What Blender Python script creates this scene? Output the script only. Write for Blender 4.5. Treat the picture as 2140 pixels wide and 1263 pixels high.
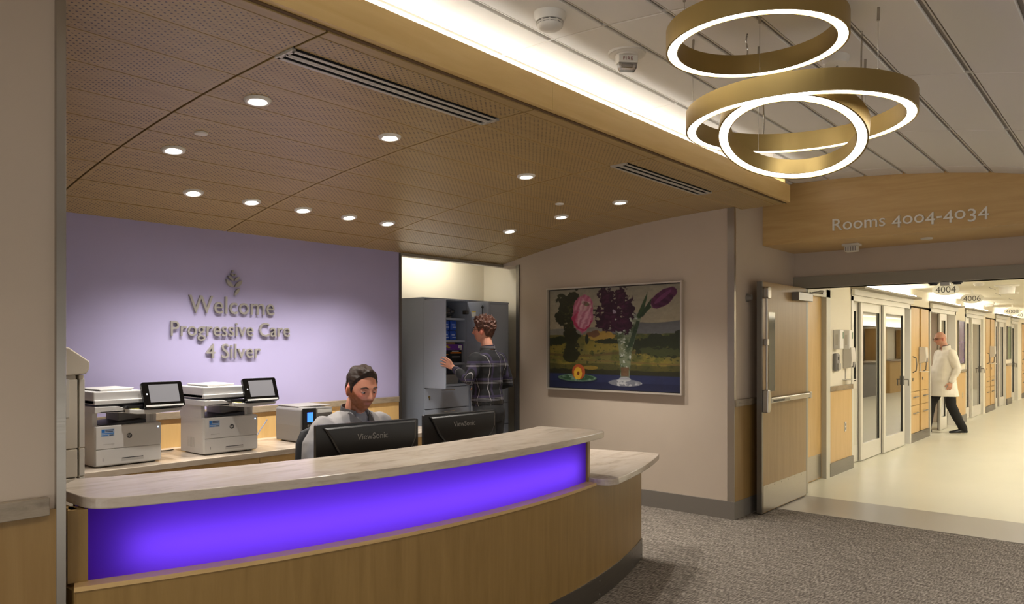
import bpy, bmesh, math, random
import numpy as np
from mathutils import Vector, Matrix, noise
random.seed(7)
for o in list(bpy.data.objects): bpy.data.objects.remove(o)
SC = bpy.context.scene
COL = SC.collection
PI = math.pi

# ------------------------------------------------------------------ camera, world, exposure
cam_d = bpy.data.cameras.new('camera')
cam = bpy.data.objects.new('camera', cam_d); COL.objects.link(cam)
VIEW_ANGLE = math.radians(40.532)               # viewing direction, measured from the welcome wall
cam.location = (0, 0, 1.6)
cam.rotation_euler = (PI/2, 0, VIEW_ANGLE - PI/2)
cam_d.sensor_width = 36.0
cam_d.lens = 36.0*1573.0/2140.0
cam_d.shift_y = (720.0-631.5)/2140.0
cam_d.clip_start = 0.05
SC.camera = cam
SC.view_settings.view_transform = 'Standard'
SC.view_settings.look = 'None'
SC.view_settings.gamma = 1.0
SC.view_settings.use_curve_mapping = False
SC.view_settings.exposure = 1.45
W = bpy.data.worlds.new('world'); SC.world = W; W.use_nodes = True
W.node_tree.nodes['Background'].inputs[0].default_value = (1.0, 0.965, 0.91, 1)
W.node_tree.nodes['Background'].inputs[1].default_value = 0.72
# lamp power in watts
P_DOWN, P_WASH, P_LOBBY = 36.0, 34.0, 35.0
WARM = (1.0, 0.945, 0.865); NEUT = (1.0, 0.93, 0.84)

# ------------------------------------------------------------------ helpers
def lin(c):
    return tuple(((v/255.0)/12.92 if v/255.0 <= 0.04045 else ((v/255.0+0.055)/1.055)**2.4) for v in c)

class MB:
    """collects geometry for ONE mesh object"""
    def __init__(s): s.v = []; s.f = []; s.m = []; s.cur = 0
    def add(s, vs, fs):
        b = len(s.v); s.v += [tuple(v) for v in vs]
        for f in fs: s.f.append(tuple(i+b for i in f)); s.m.append(s.cur)
        return s
    def box(s, x0, x1, y0, y1, z0, z1):
        vs = [(x0,y0,z0),(x1,y0,z0),(x1,y1,z0),(x0,y1,z0),(x0,y0,z1),(x1,y0,z1),(x1,y1,z1),(x0,y1,z1)]
        return s.add(vs, [(0,3,2,1),(4,5,6,7),(0,1,5,4),(1,2,6,5),(2,3,7,6),(3,0,4,7)])
    def prism(s, poly, z0, z1, axis='z'):
        n = len(poly)
        if axis == 'z': P = lambda p, t: (p[0], p[1], t)
        elif axis == 'y': P = lambda p, t: (p[0], t, p[1])
        else: P = lambda p, t: (t, p[0], p[1])
        vs = [P(p, z0) for p in poly] + [P(p, z1) for p in poly]
        fs = [tuple(reversed(range(n))), tuple(range(n, 2*n))]
        for i in range(n):
            j = (i+1) % n; fs.append((i, j, n+j, n+i))
        return s.add(vs, fs)
    def arc(s, ro, ri, a0, a1, z0, z1, n=40, c=(2.95, 8.10)):
        vs = []; fs = []
        for i in range(n+1):
            a = a0+(a1-a0)*i/n
            for r, z in ((ro,z0),(ri,z0),(ri,z1),(ro,z1)):
                vs.append((c[0]+r*math.sin(a), c[1]-r*math.cos(a), z))
        for i in range(n):
            for k in range(4):
                fs.append((4*i+k, 4*i+(k+1)%4, 4*i+4+(k+1)%4, 4*i+4+k))
        fs += [(0,1,2,3), (4*n+3,4*n+2,4*n+1,4*n)]
        return s.add(vs, fs)
    def lathe(s, prof, n=32, c=(0,0,0), cap=True):
        vs = []; fs = []; m = len(prof)
        for i in range(n):
            a = 2*PI*i/n
            for r, z in prof: vs.append((c[0]+r*math.cos(a), c[1]+r*math.sin(a), c[2]+z))
        for i in range(n):
            j = (i+1) % n
            for k in range(m-1): fs.append((i*m+k, j*m+k, j*m+k+1, i*m+k+1))
        if cap:
            if prof[0][0] > 1e-6: fs.append(tuple(i*m for i in reversed(range(n))))
            if prof[-1][0] > 1e-6: fs.append(tuple(i*m+m-1 for i in range(n)))
        return s.add(vs, fs)
    def cyl(s, p0, p1, r, n=16):
        return s.tube([p0, p1], [r, r], n)
    def tube(s, pts, rad, n=12, cap=True):
        pts = [Vector(p) for p in pts]
        if not hasattr(rad, '__len__'): rad = [rad]*len(pts)
        vs = []; fs = []; up = None
        for i, p in enumerate(pts):
            t = (pts[min(i+1, len(pts)-1)]-pts[max(i-1, 0)]).normalized()
            if up is None: up = t.orthogonal().normalized()
            up = (up-t*up.dot(t)).normalized(); si = t.cross(up)
            for k in range(n):
                a = 2*PI*k/n; vs.append(p+rad[i]*(math.cos(a)*up+math.sin(a)*si))
        for i in range(len(pts)-1):
            for k in range(n):
                fs.append((i*n+k, i*n+(k+1)%n, (i+1)*n+(k+1)%n, (i+1)*n+k))
        if cap: fs += [tuple(reversed(range(n))), tuple(range((len(pts)-1)*n, len(pts)*n))]
        return s.add(vs, fs)
    def sphere(s, c, r, nu=16, nv=10):
        rx, ry, rz = r if hasattr(r, '__len__') else (r, r, r)
        vs = [(c[0],c[1],c[2]-rz)]
        for j in range(1, nv):
            b = -PI/2+PI*j/nv
            for i in range(nu):
                a = 2*PI*i/nu; vs.append((c[0]+rx*math.cos(b)*math.cos(a), c[1]+ry*math.cos(b)*math.sin(a), c[2]+rz*math.sin(b)))
        vs.append((c[0],c[1],c[2]+rz)); fs = []
        for i in range(nu): fs.append((0, 1+(i+1)%nu, 1+i))
        for j in range(nv-2):
            for i in range(nu):
                fs.append((1+j*nu+i, 1+j*nu+(i+1)%nu, 1+(j+1)*nu+(i+1)%nu, 1+(j+1)*nu+i))
        for i in range(nu): fs.append((1+(nv-2)*nu+i, 1+(nv-2)*nu+(i+1)%nu, len(vs)-1))
        return s.add(vs, fs)
    def loft(s, rings, cap=True):
        n = len(rings[0]); vs = [p for r in rings for p in r]; fs = []
        for i in range(len(rings)-1):
            for k in range(n): fs.append((i*n+k, i*n+(k+1)%n, (i+1)*n+(k+1)%n, (i+1)*n+k))
        if cap: fs += [tuple(reversed(range(n))), tuple(range((len(rings)-1)*n, len(rings)*n))]
        return s.add(vs, fs)
    def xform(s, M):
        s.v = [tuple(M @ Vector(v)) for v in s.v]; return s
    def mesh(s, name, mats, smooth=False, bevel=0.0, bseg=2):
        me = bpy.data.meshes.new(name); me.from_pydata(s.v, [], s.f)
        mats = mats if isinstance(mats, (list, tuple)) else [mats]
        for m in mats: me.materials.append(m)
        if len(mats) > 1: me.polygons.foreach_set('material_index', s.m)
        bm = bmesh.new(); bm.from_mesh(me)
        bmesh.ops.recalc_face_normals(bm, faces=bm.faces)
        if bevel > 0:
            es = [e for e in bm.edges if len(e.link_faces) == 2 and e.calc_face_angle(0) > 0.5]
            bmesh.ops.bevel(bm, geom=es, offset=bevel, segments=bseg, profile=0.5, affect='EDGES', clamp_overlap=True)
        if smooth:
            for f in bm.faces: f.smooth = True
            for e in bm.edges:
                if len(e.link_faces) == 2 and e.calc_face_angle(0) > 0.7: e.smooth = False
        bm.to_mesh(me); bm.free()
        return me
    def build(s, name, mats, parent=None, smooth=False, bevel=0.0, world=False, bseg=2):
        if world and parent is not None:
            L = parent.location
            s.v = [(v[0]-L[0], v[1]-L[1], v[2]-L[2]) for v in s.v]
        return link(s.mesh(name, mats, smooth, bevel, bseg), name, parent)

def link(me, name, parent=None, loc=(0,0,0), rot=(0,0,0)):
    o = bpy.data.objects.new(name, me); COL.objects.link(o)
    o.location = loc; o.rotation_euler = rot
    if parent is not None: o.parent = parent
    return o
def tag(o, label, cat, group=None):
    o['label'] = label; o['category'] = cat
    if group: o['group'] = group
    return o
def thing(name, label, cat, loc=(0,0,0), rotz=0, group=None):
    return tag(link(None, name, None, loc, (0,0,rotz)), label, cat, group)
def struct(o, label=None):
    o['kind'] = 'structure'
    if label: o['label'] = label
    return o
def B(x0, x1, y0, y1, z0, z1): return MB().box(x0, x1, y0, y1, z0, z1)
def copy_tree(o, parent=None, loc=None, rotz=None, label=None):
    c = o.copy(); COL.objects.link(c); c.parent = parent
    if loc is not None: c.location = loc
    if rotz is not None: c.rotation_euler = (0,0,rotz)
    if label: c['label'] = label
    for ch in list(o.children): copy_tree(ch, c)
    return c
def rrect(x0, x1, y0, y1, r, n=5):
    pts = []
    for cx, cy, a0 in ((x1-r,y0+r,-PI/2),(x1-r,y1-r,0),(x0+r,y1-r,PI/2),(x0+r,y0+r,PI)):
        for i in range(n+1):
            a = a0+PI/2*i/n; pts.append((cx+r*math.cos(a), cy+r*math.sin(a)))
    return pts

# ------------------------------------------------------------------ materials
def nm(name):
    m = bpy.data.materials.new(name); m.use_nodes = True
    return m, m.node_tree.nodes, m.node_tree.links, m.node_tree.nodes['Principled BSDF']
def node(N, t, **kw):
    n = N.new(t)
    for k, v in kw.items(): setattr(n, k, v)
    return n
def M(name, rgb, rough=0.5, metal=0.0, spec=0.5, coat=0.0, emit=None, estr=0.0, bump=0.0, bscale=200.0, var=0.0, vscale=3.0, stretch=(1,1,1)):
    m, N, L, b = nm(name)
    c = lin(rgb)
    b.inputs['Base Color'].default_value = (*c, 1); b.inputs['Roughness'].default_value = rough
    b.inputs['Metallic'].default_value = metal; b.inputs['Specular IOR Level'].default_value = spec
    b.inputs['Coat Weight'].default_value = coat
    if emit is not None:
        b.inputs['Emission Color'].default_value = (*lin(emit), 1); b.inputs['Emission Strength'].default_value = estr
    tc = node(N, 'ShaderNodeTexCoord'); mp = node(N, 'ShaderNodeMapping'); mp.inputs['Scale'].default_value = stretch
    L.new(tc.outputs['Object'], mp.inputs['Vector'])
    if var > 0:
        nz = node(N, 'ShaderNodeTexNoise'); nz.inputs['Scale'].default_value = vscale; nz.inputs['Detail'].default_value = 4
        L.new(mp.outputs[0], nz.inputs['Vector'])
        hs = node(N, 'ShaderNodeMapRange'); hs.inputs[1].default_value = 0.25; hs.inputs[2].default_value = 0.75; hs.inputs[3].default_value = 1-var; hs.inputs[4].default_value = 1+var
        L.new(nz.outputs['Fac'], hs.inputs[0])
        mx = node(N, 'ShaderNodeMix', data_type='RGBA', blend_type='MULTIPLY'); mx.inputs[0].default_value = 1
        mx.inputs[6].default_value = (*c, 1); L.new(hs.outputs[0], mx.inputs[7]); L.new(mx.outputs[2], b.inputs['Base Color'])
    if bump > 0:
        nb = node(N, 'ShaderNodeTexNoise'); nb.inputs['Scale'].default_value = bscale; nb.inputs['Detail'].default_value = 3
        L.new(mp.outputs[0], nb.inputs['Vector'])
        bp = node(N, 'ShaderNodeBump'); bp.inputs['Strength'].default_value = bump; bp.inputs['Distance'].default_value = 0.002
        L.new(nb.outputs['Fac'], bp.inputs['Height']); L.new(bp.outputs[0], b.inputs['Normal'])
    return m
def wood(name, c1, c2, scale=(2.0,2.0,22.0), rough=0.38, nscale=2.2):
    m, N, L, b = nm(name)
    tc = node(N, 'ShaderNodeTexCoord'); mp = node(N, 'ShaderNodeMapping'); mp.inputs['Scale'].default_value = scale
    L.new(tc.outputs['Object'], mp.inputs['Vector'])
    nz = node(N, 'ShaderNodeTexNoise'); nz.inputs['Scale'].default_value = nscale; nz.inputs['Detail'].default_value = 7; nz.inputs['Roughness'].default_value = 0.62; nz.inputs['Distortion'].default_value = 0.6
    L.new(mp.outputs[0], nz.inputs['Vector'])
    cr = node(N, 'ShaderNodeValToRGB'); cr.color_ramp.elements[0].position = 0.3; cr.color_ramp.elements[1].position = 0.72
    cr.color_ramp.elements[0].color = (*lin(c1), 1); cr.color_ramp.elements[1].color = (*lin(c2), 1)
    L.new(nz.outputs['Fac'], cr.inputs[0]); L.new(cr.outputs[0], b.inputs['Base Color'])
    b.inputs['Roughness'].default_value = rough; b.inputs['Specular IOR Level'].default_value = 0.4
    return m
def metal(name, rgb, rough=0.32, aniso_scale=(3,3,200), amt=0.12):
    m, N, L, b = nm(name)
    b.inputs['Base Color'].default_value = (*lin(rgb), 1); b.inputs['Metallic'].default_value = 1.0
    tc = node(N, 'ShaderNodeTexCoord'); mp = node(N, 'ShaderNodeMapping'); mp.inputs['Scale'].default_value = aniso_scale
    L.new(tc.outputs['Object'], mp.inputs['Vector'])
    nz = node(N, 'ShaderNodeTexNoise'); nz.inputs['Scale'].default_value = 2.0; nz.inputs['Detail'].default_value = 4
    L.new(mp.outputs[0], nz.inputs['Vector'])
    mr = node(N, 'ShaderNodeMapRange'); mr.inputs[3].default_value = rough-amt; mr.inputs[4].default_value = rough+amt
    L.new(nz.outputs['Fac'], mr.inputs[0]); L.new(mr.outputs[0], b.inputs['Roughness'])
    return m
def emis(name, rgb, strength):
    m, N, L, b = nm(name)
    e = node(N, 'ShaderNodeEmission'); e.inputs[0].default_value = (*lin(rgb), 1); e.inputs[1].default_value = strength
    L.new(e.outputs[0], N['Material Output'].inputs[0]); return m
def glass(name, tint=(225,232,228), refl=0.12, dark=1.0):
    m, N, L, b = nm(name)
    t = node(N, 'ShaderNodeBsdfTransparent'); t.inputs[0].default_value = (*[v*dark for v in lin(tint)], 1)
    g = node(N, 'ShaderNodeBsdfGlossy'); g.inputs['Roughness'].default_value = 0.02
    fr = node(N, 'ShaderNodeFresnel'); fr.inputs[0].default_value = 1.5
    ma = node(N, 'ShaderNodeMath', operation='ADD'); ma.inputs[1].default_value = refl
    L.new(fr.outputs[0], ma.inputs[0])
    mx = node(N, 'ShaderNodeMixShader'); L.new(ma.outputs[0], mx.inputs[0]); L.new(t.outputs[0], mx.inputs[1]); L.new(g.outputs[0], mx.inputs[2])
    L.new(mx.outputs[0], N['Material Output'].inputs[0]); return m
def vcol_mat(name, rough=0.5, bump=0.0, bscale=300, spec=0.4, sss=0.0):
    m, N, L, b = nm(name)
    a = node(N, 'ShaderNodeVertexColor', layer_name='Col'); L.new(a.outputs[0], b.inputs['Base Color'])
    b.inputs['Roughness'].default_value = rough; b.inputs['Specular IOR Level'].default_value = spec
    if bump:
        nb = node(N, 'ShaderNodeTexNoise'); nb.inputs['Scale'].default_value = bscale
        bp = node(N, 'ShaderNodeBump'); bp.inputs['Strength'].default_value = bump; bp.inputs['Distance'].default_value = 0.001
        L.new(nb.outputs['Fac'], bp.inputs['Height']); L.new(bp.outputs[0], b.inputs['Normal'])
    return m

MAPLE_V = wood('maple_vertical', (132,103,54), (151,120,68), (9,9,0.7))
MAPLE_H = wood('maple_horizontal', (188,153,98), (204,171,116), (0.8,0.8,9))
MAPLE_CEIL = wood('maple_fascia', (204,169,106), (218,187,128), (0.5,6,6))
WAINS = wood('maple_wainscot', (138,107,60), (154,124,76), (8,8,0.5))
YDOOR = wood('honey_maple', (194,158,100), (208,174,118), (7,7,0.5))
DOORW = wood('door_veneer', (150,120,76), (164,134,90), (9,9,0.5))
PAINT = M('beige_wall_vinyl', (186,170,152), 0.7, bump=0.12, bscale=500, var=0.03)
PURPLE = M('lavender_wall_vinyl', (168,161,198), 0.6, bump=0.1, bscale=500, var=0.02)
CREAM = M('cream_wall_paint', (224,216,196), 0.6, bump=0.05)
TRIMG = M('taupe_rubber_base', (112,105,96), 0.55)
FRAMEG = M('taupe_door_frame', (140,132,116), 0.45)
FRAMEC = M('pale_painted_frame', (200,196,180), 0.45)
WTILE = M('white_ceiling_tile', (236,232,225), 0.85, bump=0.15, bscale=260)
WPLEN = M('ceiling_grid_white', (205,200,192), 0.7)
WGAP = M('ceiling_gap_grey', (150,146,140), 0.7)
SLATM = M('vent_slat_pale', (196,190,180), 0.4, metal=0.3)
GRIDM = M('grid_tee_white', (216,210,200), 0.5)
WHITEP = M('white_plastic', (222,218,210), 0.4)
WHITEP2 = M('offwhite_plastic', (204,198,186), 0.42)
BLACKP = M('black_plastic', (14,13,13), 0.38)
BLACKG = M('black_gloss', (9,9,10), 0.14)
DGREY = M('dark_grey_plastic', (46,46,50), 0.45)
GREYP = M('grey_plastic', (128,124,120), 0.45)
CABG = M('slate_grey_steel', (164,171,186), 0.42, spec=0.5, var=0.02)
CABIN = M('cabinet_interior', (74,74,78), 0.5)
STEEL = metal('brushed_steel', (176,170,160), 0.34)
STEELD = metal('brushed_steel_dark', (128,124,118), 0.36)
CHROME = metal('satin_chrome', (200,196,188), 0.18, amt=0.06)
BRASS = metal('satin_brass', (172,150,98), 0.40, (60,60,2), 0.08)
ALUM = M('champagne_aluminium', (212,208,196), 0.36, metal=0.12)
LETTER = M('pewter_letter', (168,163,156), 0.38, metal=0.45)
LETTERW = M('white_letter', (226,222,212), 0.35)
BLACKM = M('matte_black', (6,6,6), 0.8)
GLASS = glass('clear_glass', (220,224,214), 0.30)
GLASSD = glass('door_glass', (150,155,145), 0.06, 0.45)
# stone-look solid surface
def slab_mat(name, c1, c2, c3, sc):
    m, N, L, b = nm(name)
    tc = node(N, 'ShaderNodeTexCoord'); mp = node(N, 'ShaderNodeMapping'); mp.inputs['Scale'].default_value = sc
    L.new(tc.outputs['Object'], mp.inputs['Vector'])
    nz = node(N, 'ShaderNodeTexNoise'); nz.inputs['Scale'].default_value = 2.0; nz.inputs['Detail'].default_value = 8; nz.inputs['Roughness'].default_value = 0.68; nz.inputs['Distortion'].default_value = 0.5
    L.new(mp.outputs[0], nz.inputs['Vector'])
    cr = node(N, 'ShaderNodeValToRGB'); e = cr.color_ramp.elements
    e[0].position = 0.3; e[0].color = (*lin(c1), 1); e[1].position = 0.7; e[1].color = (*lin(c3), 1)
    k = e.new(0.47); k.color = (*lin(c2), 1)
    L.new(nz.outputs['Fac'], cr.inputs[0]); L.new(cr.outputs[0], b.inputs['Base Color'])
    b.inputs['Roughness'].default_value = 0.2; b.inputs['Specular IOR Level'].default_value = 0.5
    return m
SLAB = slab_mat('travertine_counter', (156,141,124), (180,166,150), (190,178,164), (1.6,6,9))
RAILM = slab_mat('travertine_rail', (120,106,88), (140,126,106), (154,140,120), (3,3,14))
# perforated wood panel (fine holes as material)
def perf():
    m, N, L, b = nm('perforated_maple_panel')
    tc = node(N, 'ShaderNodeTexCoord'); sep = node(N, 'ShaderNodeSeparateXYZ'); L.new(tc.outputs['Object'], sep.inputs[0])
    def mth(op, a, bb=None):
        n = node(N, 'ShaderNodeMath', operation=op)
        for i, v in enumerate((a, bb)):
            if v is None: continue
            if isinstance(v, (int, float)): n.inputs[i].default_value = v
            else: L.new(v, n.inputs[i])
        return n.outputs[0]
    def grid(off):
        u = mth('ADD', mth('DIVIDE', sep.outputs[0], 0.038), 50+off); v = mth('ADD', mth('DIVIDE', sep.outputs[1], 0.031), 50+off)
        du = mth('MULTIPLY', mth('SUBTRACT', mth('FRACT', u), 0.5), 0.038); dv = mth('MULTIPLY', mth('SUBTRACT', mth('FRACT', v), 0.5), 0.031)
        return mth('LESS_THAN', mth('ADD', mth('MULTIPLY', du, du), mth('MULTIPLY', dv, dv)), 0.0046**2)
    h = mth('MAXIMUM', grid(0.5), grid(0.0))
    inx = mth('LESS_THAN', mth('ABSOLUTE', sep.outputs[0]), 0.635); iny = mth('LESS_THAN', mth('ABSOLUTE', sep.outputs[1]), 0.14)
    h = mth('MULTIPLY', h, mth('MULTIPLY', inx, iny))
    mp = node(N, 'ShaderNodeMapping'); mp.inputs['Scale'].default_value = (0.7, 14, 14); L.new(tc.outputs['Object'], mp.inputs[0])
    oi = node(N, 'ShaderNodeObjectInfo')
    nz = node(N, 'ShaderNodeTexNoise', noise_dimensions='4D'); nz.inputs['Scale'].default_value = 2.0; nz.inputs['Detail'].default_value = 6
    L.new(mp.outputs[0], nz.inputs['Vector']); L.new(mth('MULTIPLY', oi.outputs['Random'], 30.0), nz.inputs['W'])
    cr = node(N, 'ShaderNodeValToRGB'); e = cr.color_ramp.elements
    e[0].position = .25; e[0].color = (*lin((160,133,86)), 1); e[1].position = .75; e[1].color = (*lin((178,151,101)), 1)
    L.new(nz.outputs['Fac'], cr.inputs[0])
    mx = node(N, 'ShaderNodeMix', data_type='RGBA'); L.new(h, mx.inputs[0]); L.new(cr.outputs[0], mx.inputs[6]); mx.inputs[7].default_value = (*lin((52,34,20)), 1)
    L.new(mx.outputs[2], b.inputs['Base Color']); b.inputs['Roughness'].default_value = 0.33; b.inputs['Specular IOR Level'].default_value = 0.45
    return m
PERF = perf()
PLAINP = wood('plain_maple_strip', (160,133,86), (178,151,101), (0.7,14,14), 0.33)
def carpet():
    m, N, L, b = nm('woven_carpet')
    tc = node(N, 'ShaderNodeTexCoord')
    mp = node(N, 'ShaderNodeMapping'); mp.inputs['Scale'].default_value = (34, 1.6, 1); mp.inputs['Rotation'].default_value = (0,0,0.06); L.new(tc.outputs['Object'], mp.inputs[0])
    n1 = node(N, 'ShaderNodeTexNoise'); n1.inputs['Scale'].default_value = 2.6; n1.inputs['Detail'].default_value = 5; n1.inputs['Roughness'].default_value = .7; L.new(mp.outputs[0], n1.inputs['Vector'])
    mp2 = node(N, 'ShaderNodeMapping'); mp2.inputs['Scale'].default_value = (9, 38, 1); mp2.inputs['Rotation'].default_value = (0,0,0.5); L.new(tc.outputs['Object'], mp2.inputs[0])
    n2 = node(N, 'ShaderNodeTexNoise'); n2.inputs['Scale'].default_value = 2.4; n2.inputs['Detail'].default_value = 3; L.new(mp2.outputs[0], n2.inputs['Vector'])
    ad = node(N, 'ShaderNodeMath', operation='MULTIPLY_ADD'); ad.inputs[1].default_value = 0.6; L.new(n2.outputs['Fac'], ad.inputs[0])
    hf = node(N, 'ShaderNodeMath', operation='MULTIPLY'); hf.inputs[1].default_value = 0.55; L.new(n1.outputs['Fac'], hf.inputs[0]); L.new(hf.outputs[0], ad.inputs[2])
    cr = node(N, 'ShaderNodeValToRGB'); e = cr.color_ramp.elements
    e[0].position = .44; e[0].color = (*lin((78,71,64)), 1); e[1].position = .72; e[1].color = (*lin((160,151,140)), 1)
    k = e.new(.56); k.color = (*lin((111,103,94)), 1)
    L.new(ad.outputs[0], cr.inputs[0]); L.new(cr.outputs[0], b.inputs['Base Color']); b.inputs['Roughness'].default_value = .95; b.inputs['Specular IOR Level'].default_value = .1
    bp = node(N, 'ShaderNodeBump'); bp.inputs['Strength'].default_value = .5; bp.inputs['Distance'].default_value = .004; L.new(ad.outputs[0], bp.inputs['Height']); L.new(bp.outputs[0], b.inputs['Normal'])
    return m
CARPET = carpet()
VINYL = M('cream_sheet_vinyl', (206,202,182), 0.32, spec=0.4, var=0.03, vscale=1.5)
THRESH = M('grey_vinyl_strip', (146,140,131), 0.3)

# ------------------------------------------------------------------ lettering
_glyph = {}
def glyph(ch, ext):
    k = (ch, ext)
    if k in _glyph: return _glyph[k]
    def meas(t, e=0):
        cu = bpy.data.curves.new('t', 'FONT'); cu.body = t; cu.size = 1; cu.extrude = e; cu.resolution_u = 3
        o = bpy.data.objects.new('t', cu); COL.objects.link(o); bpy.context.view_layer.update()
        dg = bpy.context.evaluated_depsgraph_get()
        me = bpy.data.meshes.new_from_object(o.evaluated_get(dg))
        vs = [tuple(v.co) for v in me.vertices]; fs = [tuple(p.vertices) for p in me.polygons]
        bpy.data.objects.remove(o); bpy.data.curves.remove(cu); bpy.data.meshes.remove(me)
        return vs, fs
    w = lambda t: (lambda a: max(v[0] for v in a)-min(v[0] for v in a))(meas(t)[0])
    if 'HH' not in _glyph: _glyph['HH'] = w('HH')
    adv = w('H'+ch+'H')-_glyph['HH']
    vs, fs = ([], []) if ch == ' ' else meas(ch, ext)
    _glyph[k] = (vs, fs, adv)
    return _glyph[k]
def lettering(parent, text, size, ext, mat, org, right, up, name='letter', joined=None, track=0.0, xs=1.0, dy=None, ysc=None, world=True):
    right = Vector(right); up = Vector(up); nrm = right.cross(up); org = Vector(org); x = 0.0
    big = MB()
    for i, ch in enumerate(text):
        vs, fs, adv = glyph(ch, ext/size)
        if vs:
            oy = dy[i] if dy else 0.0; sy = ysc[i] if ysc else 1.0
            mb = big if joined else MB()
            mb.add([org+right*((x+v[0]*xs)*size)+up*((v[1]*sy+oy)*size)+nrm*(v[2]*size) for v in vs], fs)
            if not joined: mb.build(name, mat, parent, world=world)
        x += adv*xs+track
    if joined: big.build(joined, mat, parent, world=world)
    return x*size
def text_width(text, size, xs=1.0, track=0.0): return sum(glyph(ch, 0.01)[2]*xs+track for ch in text)*size

# ------------------------------------------------------------------ setting: floors and walls
def ZW(y): return 2.857-0.0344*(y-2.6)**2          # underside of the wooden vault
def ZT(y): return 3.13-0.0525*(y-2.6)**2           # underside of the white vault
struct(B(-4, 7.24, -4, 6.4, -0.08, 0).build('floor', CARPET), 'grey brown woven carpet floor of the lobby')
struct(B(7.24, 8.06, -4, 2.93, -0.08, 0.004).build('floor_threshold', THRESH), 'grey vinyl strip between carpet and corridor floor')
struct(B(8.06, 31, -1.0, 6.0, -0.08, 0.002).build('floor_corridor', VINYL), 'shiny cream corridor floor')
wl = struct(B(-4, 0.985, 2.93, 3.06, 0, 3.0).build('wall_left', PAINT), 'beige wall beside the reception opening')
wp = struct(B(0.2, 4.99, 5.74, 5.86, 0, 2.9).build('wall_welcome', PURPLE), 'lavender wall behind the reception desk')
struct(B(0.0, 0.2, 3.06, 5.86, 0, 2.9).build('wall_office_side', PAINT))
wpaint = struct(MB().prism([(6.54,2.93),(6.80,2.93),(6.80,5.50),(6.54,5.50)], 0, 2.95).build('wall_painting', PAINT), 'beige wall that carries the framed painting')
struct(B(6.80, 8.2, 2.93, 3.0, 0, 2.95).build('wall_return', PAINT), 'beige wall behind the open door')
struct(B(4.5, 6.95, 6.27, 6.37, 0, 2.9).build('wall_alcove_back', CREAM), 'cream back wall above the grey cabinets')
struct(B(6.80, 6.95, 5.50, 6.27, 0, 2.9).build('wall_alcove_side', CREAM))
struct(B(4.4, 4.5, 5.86, 6.37, 0, 2.9).build('wall_alcove_end', CREAM))
struct(B(4.5, 6.8, 5.86, 6.27, 2.70, 2.78).build('ceiling_alcove', CREAM))
struct(B(4.99, 6.54, 5.74, 5.86, 2.495, 2.9).build('wall_alcove_head', CREAM))
struct(B(6.54, 6.80, 5.50, 5.86, 2.495, 2.9).build('wall_alcove_head_side', PAINT))
struct(B(4.985, 6.54, 5.722, 5.74, 2.488, 2.512).build('trim_1', FRAMEG))
# lobby behind the photographer
struct(B(8.2, 12, -4.2, -4, 0, 3.2).build('wall_rear', PAINT))
struct(B(8.06, 8.2, -4, 0.33, 0, 3.0).build('wall_door_side', PAINT))
# wainscot, rails and bases
struct(B(-4, 0.962, 2.915, 2.93, 0, 1.026).build('trim_2', WAINS), 'maple wainscot under the rail at the lobby wall')
struct(B(-4, 0.937, 2.895, 2.93, 1.010, 1.073).build('trim_3', RAILM, bevel=0.003), 'brown stone chair rail ending beside the steel corner guard')
g = struct(MB().prism([(0.962,2.912),(0.992,2.912),(0.995,2.918),(0.995,3.07),(0.986,3.07),(0.986,2.93),(0.962,2.93)], 0.0, 2.86).build('trim_4', STEEL), 'tall steel corner guard left of the desk')
struct(B(0.2, 4.96, 5.722, 5.74, 0.80, 1.035).build('trim_5', YDOOR), 'maple backsplash above the back counter')
struct(B(0.2, 4.955, 5.705, 5.74, 1.028, 1.082).build('trim_6', RAILM, bevel=0.003), 'stone rail on top of the maple backsplash')
struct(B(4.975, 5.0, 5.725, 5.87, 0, 2.51).build('trim_7', STEELD), 'narrow metal edge where the lavender wall ends')
struct(B(6.52, 6.54, 2.93, 5.47, 0, 0.16).build('baseboard_painting', TRIMG), 'taupe base under the painting wall')
struct(B(6.52, 8.06, 2.912, 2.93, 0, 0.16).build('baseboard_return', TRIMG))
struct(B(6.54, 8.06, 2.915, 2.93, 0.16, 1.035).build('trim_8', WAINS), 'maple wainscot behind the open door')
struct(B(6.54, 8.06, 2.90, 2.93, 1.03, 1.09).build('trim_9', RAILM))
struct(MB().prism([(6.528,2.985),(6.528,2.917),(6.56,2.917),(6.56,2.93),(6.54,2.93),(6.54,2.985)], 0.16, 2.852).build('trim_10', STEEL), 'steel corner guard beside the painting wall')
struct(MB().prism([(6.525,5.52),(6.525,5.478),(6.56,5.478),(6.56,5.52)], 0.0, 2.50).build('trim_11', STEELD), 'dark metal edge where the painting wall meets the alcove')
# header over the corridor entrance
hd = struct(B(7.21, 8.06, -4, 2.93, 2.566, 3.2).build('wall_header', MAPLE_H), 'maple header carrying the room number letters')
struct(B(8.06, 8.2, 0.33, 2.93, 2.192, 3.0).build('wall_door_head', PAINT))
struct(B(8.03, 8.22, 0.33, 2.93, 2.192, 2.312).build('trim_12', FRAMEG), 'taupe frame head across the corridor opening')
struct(B(8.03, 8.22, 2.845, 2.93, 0, 2.192).build('trim_13', FRAMEG))
struct(B(8.03, 8.22, 0.28, 0.38, 0, 2.312).build('trim_14', FRAMEG))

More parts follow.
